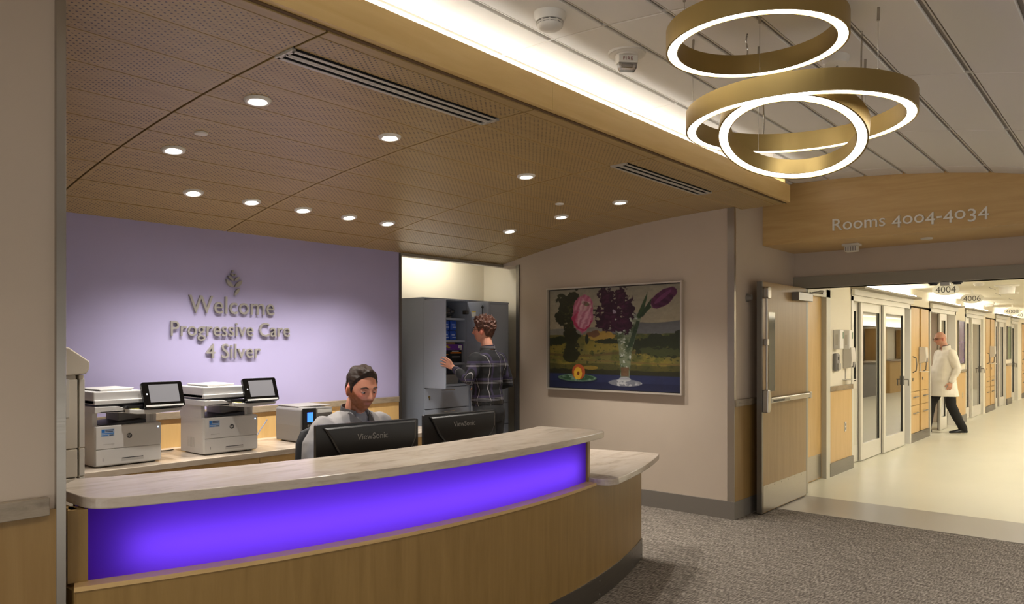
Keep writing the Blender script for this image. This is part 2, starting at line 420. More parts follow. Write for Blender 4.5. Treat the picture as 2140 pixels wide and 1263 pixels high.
# ------------------------------------------------------------------ wooden vault of panels
cw = struct(MB().prism([(2.50+i*0.3, ZW(2.5+i*0.3)+0.03) for i in range(12)]+[(5.80,3.0),(2.95,3.0),(2.95,2.925),(2.50,2.925)], 0.3, 6.72, axis='x').build('ceiling_wood', BLACKM), 'curved wooden ceiling of perforated panels')
pm = B(-0.657, 0.657, -0.1555, 0.1555, 0, 0.012).mesh('ceiling_panel', PERF, bevel=0.0012, bseg=1)
pmn = B(-0.657, 0.657, -0.086, 0.086, 0, 0.012).mesh('ceiling_panel_narrow', PERF, bevel=0.0012, bseg=1)
pms = B(-0.657, 0.657, -0.031, 0.031, 0, 0.012).mesh('ceiling_panel_strip', PLAINP, bevel=0.0012, bseg=1)
seamX = [0.50, 1.82, 3.14, 4.47, 5.80, 6.72]
for ci in range(5):
    x0, x1 = seamX[ci], seamX[ci+1]; xc = (x0+x1)/2; sx = (x1-x0-0.011)/1.314
    for r in range(-1, 10):
        y0 = 2.6+0.316*r; me = pm
        yc = y0+0.158
        if r == -1: yc = 2.565; me = pms
        if r == 0 and ci in (1, 3): me = pmn; yc = 2.6+0.088
        if yc > 5.72: continue
        sl = math.atan(-2*0.0344*(yc-2.6))
        o = link(me, 'ceiling_panel', cw, (xc, yc, ZW(yc)), (sl, 0, 0)); o.scale = (sx, 1, 1)
# slot diffusers
for x0, lab in ((1.825, 'long slot air vent between the two nearest wood ceiling seams'), (4.475, 'long slot air vent close to the corridor header')):
    t = thing('slot_vent', lab, 'air vent', (x0, 2.78, 2.85), 0, 'slot vents in the wood ceiling')
    L_ = 1.31
    MB().box(0, L_, 0, 0.132, 0.006, 0.03).build('backing', BLACKM, t)
    for k, (a, b_) in enumerate(((0,0.02),(0.05,0.064),(0.067,0.082),(0.112,0.132))):
        MB().box(0, L_, a, b_, -0.005, -0.001).build('slat', SLATM, t, bevel=0.001)
    MB().box(-0.008, 0.012, 0, 0.132, -0.005, 0.012).build('end_cap', SLATM, t)
    MB().box(L_-0.012, L_+0.006, 0, 0.132, -0.005, 0.012).build('end_cap', SLATM, t)
# fascia boards with the light cove behind
fa = struct(B(-2, 3.235, 2.48, 2.52, 2.868, 3.022).build('trim_15', MAPLE_CEIL), 'maple fascia board along the front of the wooden ceiling')
struct(B(3.238, 6.72, 2.48, 2.52, 2.868, 3.022).build('trim_16', MAPLE_CEIL), 'maple fascia board running on towards the corridor header')
struct(B(-2, 6.72, 2.512, 2.53, 2.862, 2.872).build('trim_17', M('dark_shadow_gap', (96,70,40), .7)))
struct(B(6.70, 6.72, 2.52, 2.95, 2.86, 3.15).build('trim_18', MAPLE_CEIL))
struct(B(-2, 6.72, 2.52, 2.93, 2.93, 2.94).build('ceiling_cove_shelf', WPLEN))
struct(B(-2, 6.72, 2.93, 2.95, 2.88, 3.2).build('wall_cove_back', WPLEN))
struct(B(6.72, 7.3, 2.93, 3.0, 2.951, 3.2).build('wall_cove_end', PAINT))

# ------------------------------------------------------------------ white vault of tiles
prof = [(-4.0+i*0.25, ZT(-4.0+i*0.25)+0.016) for i in range(29)]
cwh = struct(MB().prism(prof+[(3.0,3.4),(-4.0,3.4)], -4, 7.25, axis='x').build('ceiling_white', WGAP), 'white curved tile ceiling of the lobby')
tm = B(-0.643, 0.643, -0.145, 0.145, 0, 0.016).mesh('ceiling_tile', WTILE, bevel=0.003, bseg=1)
ts = B(-0.643, 0.643, -0.147, 0.147, 0, 0.016).mesh('ceiling_tile_end', WTILE, bevel=0.003, bseg=1)
tX = [(-3.5,-2.2),(-2.2,-0.9),(-0.9,0.4),(0.4,1.70),(1.70,3.0),(3.0,4.3),(4.3,5.6),(5.6,6.9),(6.9,7.21)]
for x0, x1 in tX:
    for r in range(-1, 8):
        yc = 2.46-0.32*r
        sl = math.atan(-2*0.0525*(yc-2.6))
        o = link(tm, 'ceiling_tile', cwh, ((x0+x1)/2, yc, ZT(yc)), (sl, 0, 0)); o.scale = ((x1-x0-0.012)/1.286, 1, 1)
# main tees run along x in the joints, seen slightly above the tile faces
for r in range(-1, 9):
    y = 2.62-0.32*r
    B(-4, 7.21, y-0.013, y-0.006, ZT(y)+0.002, ZT(y)+0.02).build('grid_bar', GRIDM, cwh)
for x in (-2.2, -0.9, 0.4, 1.70, 3.0, 4.3, 5.6, 6.9):
    MB().loft([[(x-0.004, y, ZT(y)+0.003), (x+0.004, y, ZT(y)+0.003), (x+0.004, y, ZT(y)+0.02), (x-0.004, y, ZT(y)+0.02)] for y in [2.9-0.2*i for i in range(16)]]).build('grid_bar', GRIDM, cwh)

# ------------------------------------------------------------------ lamps
def lamp(name, kind, loc, energy, color, parent, size=0.05, size_y=None, rot=(0,0,0), angle=100, blend=0.7):
    d = bpy.data.lights.new(name, kind); d.energy = energy; d.color = color
    if kind == 'AREA':
        d.size = size
        if size_y: d.shape = 'RECTANGLE'; d.size_y = size_y
    else: d.shadow_soft_size = size
    if kind == 'SPOT': d.spot_size = math.radians(angle); d.spot_blend = blend
    o = bpy.data.objects.new(name, d); COL.objects.link(o); o.location = loc; o.rotation_euler = rot; o.parent = parent
    return o
LENS = emis('lamp_lens', (255,250,242), 14.0)
TRIMW = M('white_trim_ring', (226,222,214), 0.35)
REFL = M('lamp_reflector', (240,236,228), 0.25)
def downlight(x, y, z, label, group, power, ang=96, tilt=(0,0,0), slope=0.0, size=1.0):
    t = thing('recessed_downlight', label, 'downlight', (x, y, z), 0, group); t.rotation_euler = (slope, 0, 0)
    MB().lathe([(0.047,-0.002),(0.048,-0.012),(0.060,-0.012),(0.067,-0.004),(0.068,0.002)], 32, cap=False).build('trim_ring', TRIMW, t, smooth=True)
    MB().lathe([(0.048,-0.0118),(0.036,-0.002)], 28, cap=False).build('reflector', REFL, t, smooth=True)
    MB().lathe([(0.0,-0.0025),(0.037,-0.0025),(0.037,-0.001),(0.0,-0.001)], 24, cap=False).build('lens', LENS, t)
    lamp('lamp', 'SPOT', (0,0,-0.022), power, WARM, t, 0.035, angle=ang, rot=tilt, blend=0.85)
    return t
G1 = 'downlights in the wooden ceiling'
for x, y, lab in ((2.05,3.44,'downlight near the big slot vent, nearest in the wood ceiling'),(2.07,4.39,'downlight beside the ceiling disc, leftmost of its ceiling'),
                  (2.92,3.45,'downlight between the slot vent and the lavender wall, in the ceiling middle'),
                  (4.24,3.49,'downlight left of the second slot vent'),(5.54,3.51,'downlight below the second slot vent, nearest to the header'),
                  (5.55,4.15,'downlight just under the small white ceiling disc by the painting wall'),(5.52,4.75,'downlight closest to the alcove corner')):
    downlight(x, y, ZW(y)-0.001, lab, G1, P_DOWN, slope=math.atan(-2*0.0344*(y-2.6)))
for i, (x, lab) in enumerate(((2.52,'first wall washer downlight from the left, before the lavender wall'),(2.96,'second wall washer downlight before the lavender wall'),(3.40,'third and middle wall washer downlight before the lavender wall'),
                  (3.84,'fourth wall washer downlight before the lavender wall'),(4.25,'fifth wall washer downlight, beside the alcove'))):
    downlight(x, 5.05, ZW(5.05)-0.001, lab, 'wall washers before the lavender wall', P_WASH, ang=112, tilt=(math.radians(6),0,0), slope=math.atan(-2*0.0344*2.45))
# unseen lobby downlights: first matches the desk's shadows, the rest are added fill
for x, y, k_ in ((1.0,1.15,0.6),(-0.6,1.5,1.0),(1.2,-1.3,1.0),(-1.0,-1.6,1.0),(4.3,-0.6,1.5),(6.2,-0.3,2.0)):
    downlight(x, y, ZT(y)-0.001, 'downlight in the white lobby ceiling, outside the picture', 'lobby downlights', P_LOBBY*k_, ang=120, slope=0)
# white ceiling discs in the wood
for x, y, lab in ((2.07,4.06,'flat white ceiling disc beside the leftmost downlight'),(5.15,3.87,'small flat white ceiling disc near the painting wall')):
    z = ZW(y); t = MB().lathe([(0.0,-0.009),(0.034,-0.008),(0.037,-0.004),(0.037,0.002)], 28, cap=False).build('ceiling_disc', TRIMW, None, smooth=True)
    t.location = (x, y, z); tag(t, lab, 'ceiling disc', 'white discs in the wood ceiling')
# cove strip behind the fascia
cs = thing('cove_light_strip', 'hidden light strip glowing along the top of the maple fascia', 'light strip', (2.4, 2.74, 2.945))
B(-4.3, 4.28, -0.02, 0.02, 0, 0.012).build('diffuser', emis('cove_led', (255,252,246), 12.0), cs)
B(-4.3, 4.28, -0.03, 0.03, -0.005, 0.0).build('channel', STEEL, cs)
# alcove lamp
al = thing('alcove_ceiling_light', 'ceiling light inside the cabinet alcove, hidden by its head', 'ceiling light', (5.8, 5.98, 2.69))
B(-0.45, 0.45, -0.08, 0.08, -0.012, 0.01).build('frame', TRIMW, al)
B(-0.43, 0.43, -0.06, 0.06, -0.016, -0.012).build('diffuser', emis('alcove_led', (255,248,236), 8.0), al)

# ------------------------------------------------------------------ ring pendant cluster
RINGE = emis('ring_diffuser', (255,247,236), 6.0)
rp = [((3.103,1.294,2.867),0.363,(0,0,1),'medium brass ring pendant hanging highest of the three',0.086),
      ((3.521,1.269,2.619),0.494,(0,0,1),'largest brass ring pendant, level, in the middle of the cluster',0.086),
      ((3.402,1.253,2.527),0.314,(0.373,0.02,0.928),'smallest brass ring pendant, tilted, lowest of the three',0.075)]
hooks = [[(0.5,'c'),(2.6,'w'),(4.7,'w')],[(1.9,'w'),(4.2,'w'),(5.9,'w'),(0.7,'c')],[(0.9,'w'),(3.0,'w'),(5.2,'c')]]
for (c, R, n, lab, h), hk in zip(rp, hooks):
    t = thing('ring_pendant', lab, 'pendant light', c, 0, 'brass ring pendants')
    q = Vector((0,0,1)).rotation_difference(Vector(n).normalized()).to_matrix().to_4x4()
    Ro = R+0.008; Ri = R-0.038
    N_ = 96
    def ring(prof):
        mb = MB(); m = len(prof); vs = []; fs = []
        for i in range(N_):
            a = 2*PI*i/N_
            for r, z in prof: vs.append((r*math.cos(a), r*math.sin(a), z))
        for i in range(N_):
            j = (i+1) % N_
            for k in range(m): fs.append((i*m+k, j*m+k, j*m+(k+1)%m, i*m+(k+1)%m))
        return mb.add(vs, fs).xform(q)
    ring([(Ro,-0.004),(Ro,h),(Ri-0.004,h),(Ri-0.004,-0.004),(Ri,-0.004),(Ri,h-0.012),(R,h-0.012),(R,-0.004)]).build('brass_band', BRASS, t, smooth=True)
    ring([(R,0.0),(R,0.01),(Ri,0.01),(Ri,0.0)]).build('diffuser', RINGE, t, smooth=True)
    for a, k in hk:
        p = q @ Vector(((R-0.02)*math.cos(a), (R-0.02)*math.sin(a), h)); top = ZT(c[1]+p.y)-c[2]
        if k == 'w':
            MB().cyl(p, (p.x, p.y, top-0.05), 0.0011, 6).build('suspension_wire', STEEL, t)
            MB().cyl((p.x, p.y, top-0.055), (p.x+0.006, p.y, top), 0.006, 8).build('wire_gripper', STEEL, t)
            MB().cyl((p.x, p.y, p.z-0.004), (p.x, p.y, p.z+0.014), 0.007, 10).build('wire_fitting', STEEL, t)
        else:
            pts = [Vector((p.x+0.008*math.sin(7*s_), p.y, p.z+(top-p.z)*s_)) for s_ in [i/14 for i in range(15)]]
            MB().tube(pts, 0.0035, 8).build('power_cord', glass('cord_clear', (235,230,220), 0.2) if 'cord_clear' not in bpy.data.materials else bpy.data.materials['cord_clear'], t)
cp = thing('pendant_canopy', 'white round ceiling canopy above the brass ring pendants', 'ceiling canopy', (3.86, 1.2, ZT(1.2)))
MB().lathe([(0,-0.045),(0.05,-0.043),(0.062,-0.03),(0.065,0.002)], 28, cap=False).build('cover', TRIMW, cp, smooth=True)
MB().cyl((0.02,0,-0.05),(0.035,0,-0.06),0.006,8).build('screw', STEEL, cp)
# smoke detector
t = thing('smoke_detector', 'white round smoke detector on the white ceiling', 'smoke detector', (2.735, 2.11, ZT(2.11)))
MB().lathe([(0.074,0.004),(0.074,-0.018),(0.068,-0.026),(0.064,-0.040),(0.0,-0.040)], 40, cap=False).build('base', WHITEP, t, smooth=True)
MB().lathe([(0.053,-0.038),(0.053,-0.056)], 32).build('grille', DGREY, t)
for k in range(10):
    a = 2*PI*k/10; MB().box(0.051, 0.058, -0.004, 0.004, -0.058, -0.038).xform(Matrix.Rotation(a, 4, 'Z')).build('rib', WHITEP, t)
MB().lathe([(0.061,-0.050),(0.061,-0.053),(0.060,-0.045)], 32, cap=False).build('rim', WHITEP, t)
MB().lathe([(0.060,-0.055),(0.058,-0.062),(0.045,-0.072),(0.0,-0.076)], 32, cap=False).build('cap', WHITEP, t, smooth=True)
# fire strobe
t = thing('fire_alarm_strobe', 'white ceiling fire alarm with clear strobe lens reading FIRE', 'fire alarm', (3.365, 2.09, ZT(2.09)))
MB().lathe([(0.0,-0.02),(0.055,-0.02),(0.06,-0.014),(0.075,-0.014),(0.08,-0.010),(0.096,-0.010),(0.098,0.003)], 44, cap=False).build('base', WHITEP, t, smooth=True)
bd = MB().prism([(-0.05,-0.03),(0.05,-0.03),(0.058,0.02),(-0.058,0.02)], -0.058, -0.016).build('housing', WHITEP, t, bevel=0.003)
t.rotation_euler = (0, 0, math.radians(-44))
bd2 = MB().loft([rr for rr in [[(x*s_, y*s_-0.004, z) for x, y in rrect(-0.05,0.05,-0.024,0.02,0.008,3)] for z, s_ in ((-0.058,1.0),(-0.082,0.96),(-0.096,0.78))]]).build('strobe_lens', glass('strobe_lens', (236,236,240), 0.25), t)
MB().box(-0.03,0.03,-0.012,0.008,-0.074,-0.06).build('flash_tube', CHROME, t)
lettering(bd, 'FIRE', 0.026, 0.0004, M('red_print', (120,40,34), .5), (-0.029, -0.0305, -0.047), (1,0,0), (0,0,1), joined='print', world=False, track=0.08)

# ------------------------------------------------------------------ reception desk
CX_, CY_ = 2.95, 8.10
def ax(R, x): return math.asin((x-CX_)/R)
def ap(R, a, z=None):
    p = (CX_+R*math.sin(a), CY_-R*math.cos(a)); return p if z is None else (*p, z)
def strip_pts(R, a0, a1, n=30): return [ap(R, a0+(a1-a0)*i/n) for i in range(n+1)]
def corner(p, a, b, r, n=6):
    """round the corner p between directions towards a and b"""
    p, a, b = Vector(p), Vector(a), Vector(b); u = (a-p).normalized(); v = (b-p).normalized()
    out = []
    for i in range(n+1):
        t = i/n; out.append(tuple(p+u*r*(1-t)**2+v*r*t**2))
    return out
desk = thing('reception_desk', 'curved maple reception desk with glowing purple panel and stone countertop', 'reception desk', (2.95, 2.9, 0))
def D(mb, name, mat, **k): return mb.build(name, mat, desk, world=True, **k)
aL, aR = ax(5.53, 1.02), ax(5.53, 4.93)
D(MB().arc(5.53, 5.49, aL, aR, 0.14, 0.72, 60), 'front_panel', MAPLE_V)
D(MB().arc(5.537, 5.50, aL, aR+0.0008, 0.004, 0.145, 60), 'kick_plate', STEELD)
D(MB().prism([ap(5.53,aR), ap(5.53,aR-0.008), ap(4.95,aR-0.008), ap(4.95,aR)], 0, 0.72), 'end_panel', MAPLE_V)
D(B(1.022,1.05,2.915,3.62,0,.72), 'end_panel', MAPLE_V); D(B(1.034,1.056,2.985,3.45,.72,1.0), 'end_panel', MAPLE_V)
D(MB().arc(5.536, 5.44, aL, ax(5.53,3.935), 0.72, 0.737, 50), 'ledge', MAPLE_H)
for x0, x1 in ((1.025, 1.085), (3.893, 3.928)):
    D(MB().arc(5.475, 5.40, ax(5.46,x0), ax(5.46,x1), 0.737, 1.0, 3), 'post', MAPLE_V)
# backlit panel: tinted translucent sheet with a light strip behind it
m, N, L, b = nm('purple_backlit_acrylic')
tr = node(N, 'ShaderNodeBsdfTranslucent'); tr.inputs[0].default_value = (0.36, 0.14, 0.95, 1)
df = node(N, 'ShaderNodeBsdfDiffuse'); df.inputs[0].default_value = (0.012, 0.003, 0.05, 1)
ad = node(N, 'ShaderNodeAddShader'); L.new(tr.outputs[0], ad.inputs[0]); L.new(df.outputs[0], ad.inputs[1]); L.new(ad.outputs[0], N['Material Output'].inputs[0])
ACRYL = m
def sheet(R, a0, a1, z0, z1, n=60):
    mb = MB(); vs = []; fs = []
    for i in range(n+1):
        a = a0+(a1-a0)*i/n; vs += [ap(R, a, z0), ap(R, a, z1)]
    for i in range(n): fs.append((2*i, 2*i+2, 2*i+3, 2*i+1))
    return mb.add(vs, fs)
D(sheet(5.462, ax(5.46,1.075), ax(5.46,3.90), 0.735, 1.004), 'light_panel', ACRYL)
WBOX = M('light_box_white', (150,146,170), .7)
D(MB().arc(5.30, 5.28, ax(5.30,1.10), ax(5.30,3.92), 0.70, 1.0, 40), 'light_box_back', WBOX)
D(MB().arc(5.45, 5.30, ax(5.4,1.10), ax(5.4,3.9), 0.70, 0.722, 40), 'light_box_floor', WBOX)
D(MB().arc(5.372, 5.362, ax(5.37,1.24), ax(5.37,3.80), 0.815, 0.850, 40), 'light_strip', emis('purple_led', (180,160,255), 1.95))
D(MB().arc(5.285, 5.265, ax(5.28,1.10), ax(5.28,3.92), 0.0, 1.0, 40), 'back_panel', MAPLE_V)
# transaction top
Rf, Rb = 5.535, 5.03
a1 = ax(Rf, 4.10); aL2 = ax(Rf, 1.075)
pR, pRb = ap(Rf, a1), ap(Rb, a1+0.004)
front = strip_pts(Rf, ax(Rf,1.19), ax(Rf,3.97), 50)
poly = corner((1.068, 2.90), (1.068,3.4), front[0], 0.10, 8)+front+corner(pR, front[-1], pRb, 0.11, 8)+corner(pRb, pR, ap(Rb,a1-0.1), 0.03, 3)+strip_pts(Rb, a1-0.02, ax(Rb,1.30), 40)+[(1.20,3.40),(1.068,3.24)]
top = D(MB().prism(poly, 1.003, 1.044), 'countertop', SLAB, bevel=0.004)
# lower accessible top at the right end
Rl = 5.645
pA = ap(Rl, ax(Rl,3.905)); pB = ap(Rl, ax(Rl,5.15)); fr = strip_pts(Rl, ax(Rl,4.02), ax(Rl,5.08), 24)
pC = ap(5.05, ax(5.05,4.99)); pD = ap(5.05, ax(5.05,3.75))
poly = [(3.932, 2.80)]+corner((3.90,2.545), (3.91,2.80), fr[0], 0.12, 8)+fr+corner(pB, fr[-1], pC, 0.07, 6)+[pC]+strip_pts(5.05, ax(5.05,4.9), ax(5.05,3.85), 10)+[(3.80,2.95)]
D(MB().prism(poly, 0.722, 0.762), 'side_countertop', SLAB, bevel=0.004)
D(MB().arc(5.26, 4.78, ax(5.0,1.15), ax(5.0,3.1), 0.70, 0.735, 20), 'work_surface', SLAB); D(MB().arc(5.26, 4.50, ax(5.0,3.1), ax(5.0,3.9), 0.70, 0.735, 12), 'work_surface', SLAB)
for x in (1.3, 2.5, 3.7):
    a = ax(4.9, x); D(MB().prism([ap(5.25,a),ap(5.25,a+.006),ap(4.82,a+.006),ap(4.82,a)], 0, 0.70), 'leg_panel', MAPLE_V)
for x in (3.35, 3.95, 4.62, 4.90):
    for z in (0.03, 0.115):
        a = ax(5.54, x); p = ap(5.537, a, z); q = ap(5.541, a, z); D(MB().cyl(p, q, 0.006, 8), 'screw', STEEL)

# ------------------------------------------------------------------ monitors
SCREENB = M('monitor_screen_face', (30,32,38), .2, emit=(150,170,200), estr=0.6)
def monitor(loc, rz, w, lab, cables):
    t = thing('computer_monitor', lab, 'monitor', loc, rz, 'monitors on the reception desk')
    h = w*0.60
    # local: back faces -Y, screen faces +Y; z measured from the desk surface
    zt = loc_top[lab]-loc[2]; z0 = zt-h
    MB().prism(rrect(-w/2, w/2, z0, zt, 0.008, 3), 0.0, 0.028, axis='y').build('bezel', BLACKP, t)
    # bulged back with sloped lower corners
    k = w/0.6
    def outl(s, dz): return [(x*s, z0+h*0.5+(z-z0-h*0.5)*s+dz) for x, z in [(-0.265*k,z0+h*0.96),(0.285*k,z0+h*0.985),(0.283*k,z0+h*0.72),(0.262*k,z0+h*0.60),(0.225*k,z0+h*0.50),(0.17*k,z0+h*0.465),(-0.135*k,z0+h*0.45),(-0.19*k,z0+h*0.62),(-0.235*k,z0+h*0.84)]]
    MB().loft([[(x, y, z) for x, z in outl(s, 0)] for y, s in ((0.0,1.0),(-0.012,0.99),(-0.022,0.94))]).build('back_shell', BLACKP, t, smooth=False, bevel=0.002)
    MB().tube([(-0.135*k,-0.012,z0+h*0.45),(0.17*k,-0.012,z0+h*0.465),(0.225*k,-0.010,z0+h*0.50),(0.262*k,-0.008,z0+h*0.60),(0.282*k,-0.006,z0+h*0.72)], 0.0022, 8).build('shell_edge', DGREY, t, smooth=True)
    MB().box(-w/2+0.012, w/2-0.012, 0.028, 0.029, z0+0.018, zt-0.014).build('screen', SCREENB, t)
    MB().prism(rrect(-0.13*k,0.13*k,z0+h*0.12,z0+h*0.42,0.02,3), -0.028, 0.0, axis='y').build('rear_housing', BLACKP, t, bevel=0.003)
    MB().box(-0.045, 0.045, -0.05, -0.02, 0.0, z0+h*0.4).build('stand_neck', BLACKP, t, bevel=0.004)
    MB().prism(rrect(-0.13,0.13,-0.13,0.09,0.03,5), 0, 0.012).build('stand_base', BLACKP, t, bevel=0.003)
    tw = text_width('ViewSonic', 0.047*k, 0.92)
    lettering(t, 'ViewSonic', 0.047*k, 0.0006, M('logo_grey', (126,122,118), .5) if 'logo_grey' not in bpy.data.materials else bpy.data.materials['logo_grey'], (0.01-tw/2, -0.0228, z0+h*0.755), (1,0,0), (0,0,1), joined='logo_lettering', xs=0.92, world=False)
    if cables:
        for a, b_, hh in ((-0.02,0.075,0.025),(0.06,0.17,0.03),(0.02,0.16,0.0)):
            MB().tube([(a+(b_-a)*s_, -0.035-0.01*math.sin(PI*s_), z0+h*0.33+hh*math.sin(PI*s_)) for s_ in [i/10 for i in range(11)]], 0.003, 8).build('cable', GREYP if hh else BLACKP, t, smooth=True)
        for x in (0.035, 0.075): MB().box(x, x+0.018, -0.045, -0.028, z0+h*0.13, z0+h*0.24).build('plug', GREYP, t)
    return t
LB1 = 'black computer monitor seen from behind, in front of the seated man'
LB2 = 'black computer monitor with looped cables behind it, nearer the cabinets'
loc_top = {LB1: 1.1785, LB2: 1.153}
monitor((2.605, 3.247, 0.735), math.radians(-11), 0.614, LB1, False)
monitor((3.539, 3.463, 0.735), math.radians(-8.7), 0.585, LB2, True)

# ------------------------------------------------------------------ office chair of the seated man
ch = thing('office_chair', 'black office chair behind the seated man', 'chair', (2.88, 3.80, 0), -.12)
CLOTHB = M('black_chair_fabric', (16,15,18), .9, bump=.3, bscale=900)
def lo(c, x, y, n=20, r=0.3, z=0): return [(px, py, z) for px, py in rrect(c[0]-x, c[0]+x, c[1]-y, c[1]+y, r*min(x,y), 4)]
MB().loft([[(a, b_, z) for a, b_, _ in lo((0,-0.05), x, y, r=.5)] for x, y, z in ((.20,.20,.46),(.24,.24,.475),(.245,.245,.51),(.22,.22,.53))]).build('seat', CLOTHB, ch, smooth=True)
def backring(z, w, y, d): return [(px, py, z) for px, py in rrect(-w, w, y-d, y+d, d*0.9, 4)]
MB().loft([backring(z, w, y, d) for z, w, y, d in ((.60,.14,.22,.015),(.63,.19,.225,.028),(.80,.225,.245,.034),(.98,.215,.255,.032),(1.05,.18,.26,.026),(1.075,.12,.262,.014))]).build('backrest', CLOTHB, ch, smooth=True)
MB().box(-.04,.04,.20,.25,.44,.70).build('back_bracket', BLACKP, ch, bevel=.005)
MB().cyl((0,0,.10),(0,0,.47),.028,16).build('gas_lift', BLACKP, ch)
for k in range(5):
    a = 2*PI*k/5+.3; e = (.27*math.cos(a), .27*math.sin(a))
    MB().tube([(0,0,.13),(e[0],e[1],.085)], [.028,.018], 8).build('leg', BLACKP, ch)
    MB().sphere((e[0],e[1],.034), .034, 12, 8).build('caster', BLACKP, ch, smooth=True)

# ------------------------------------------------------------------ back counter: base cabinets and worktop
for i, (x0, x1, lab) in enumerate(((1.25,2.13,'maple base cabinet under the printer nearest the tall copier'),(2.13,3.016,'maple base cabinet under the middle printer with a silver pull'),(3.016,3.95,'maple base cabinet under the label printer'),(3.95,4.94,'maple base cabinet at the alcove end of the back counter'))):
    t = thing('base_cabinet', lab, 'cabinet', (x0, 5.03, 0), 0, 'base cabinets of the back counter')
    w = x1-x0
    B(0, w, 0.02, 0.68, 0.09, 0.769).build('body', MAPLE_V, t)
    B(0.02, w-0.02, 0.07, 0.66, 0, 0.09).build('plinth', TRIMG, t)
    dr = B(0.002, w-0.002, 0.0, 0.02, 0.57, 0.762).build('drawer', YDOOR, t, bevel=.001)
    MB().tube([(w*.42,-0.0,.705),(w*.42,-.028,.712),(w*.58,-.028,.712),(w*.58,0,.705)], .006, 8).build('handle', CHROME, dr)
    MB().cyl((w-.05,.001,.71),(w-.05,-.008,.71),.009,12).build('lock', BRASS, dr)
    for k in range(2):
        d = B(0.002+k*w/2, (k+1)*w/2-0.002, 0.0, 0.02, 0.095, 0.566).build('door', YDOOR, t, bevel=.001)
        MB().tube([(w/2+(-.04 if k==0 else .04),0,.50),(w/2+(-.04 if k==0 else .04),-.028,.49),(w/2+(-.04 if k==0 else .04),-.028,.40),(w/2+(-.04 if k==0 else .04),0,.39)], .005, 8).build('handle', CHROME, d)
tag(B(1.15, 4.955, 4.985, 5.722, 0.77, 0.81).build('back_counter_top', SLAB, bevel=.003), 'long stone countertop against the lavender wall carrying the printers', 'countertop')

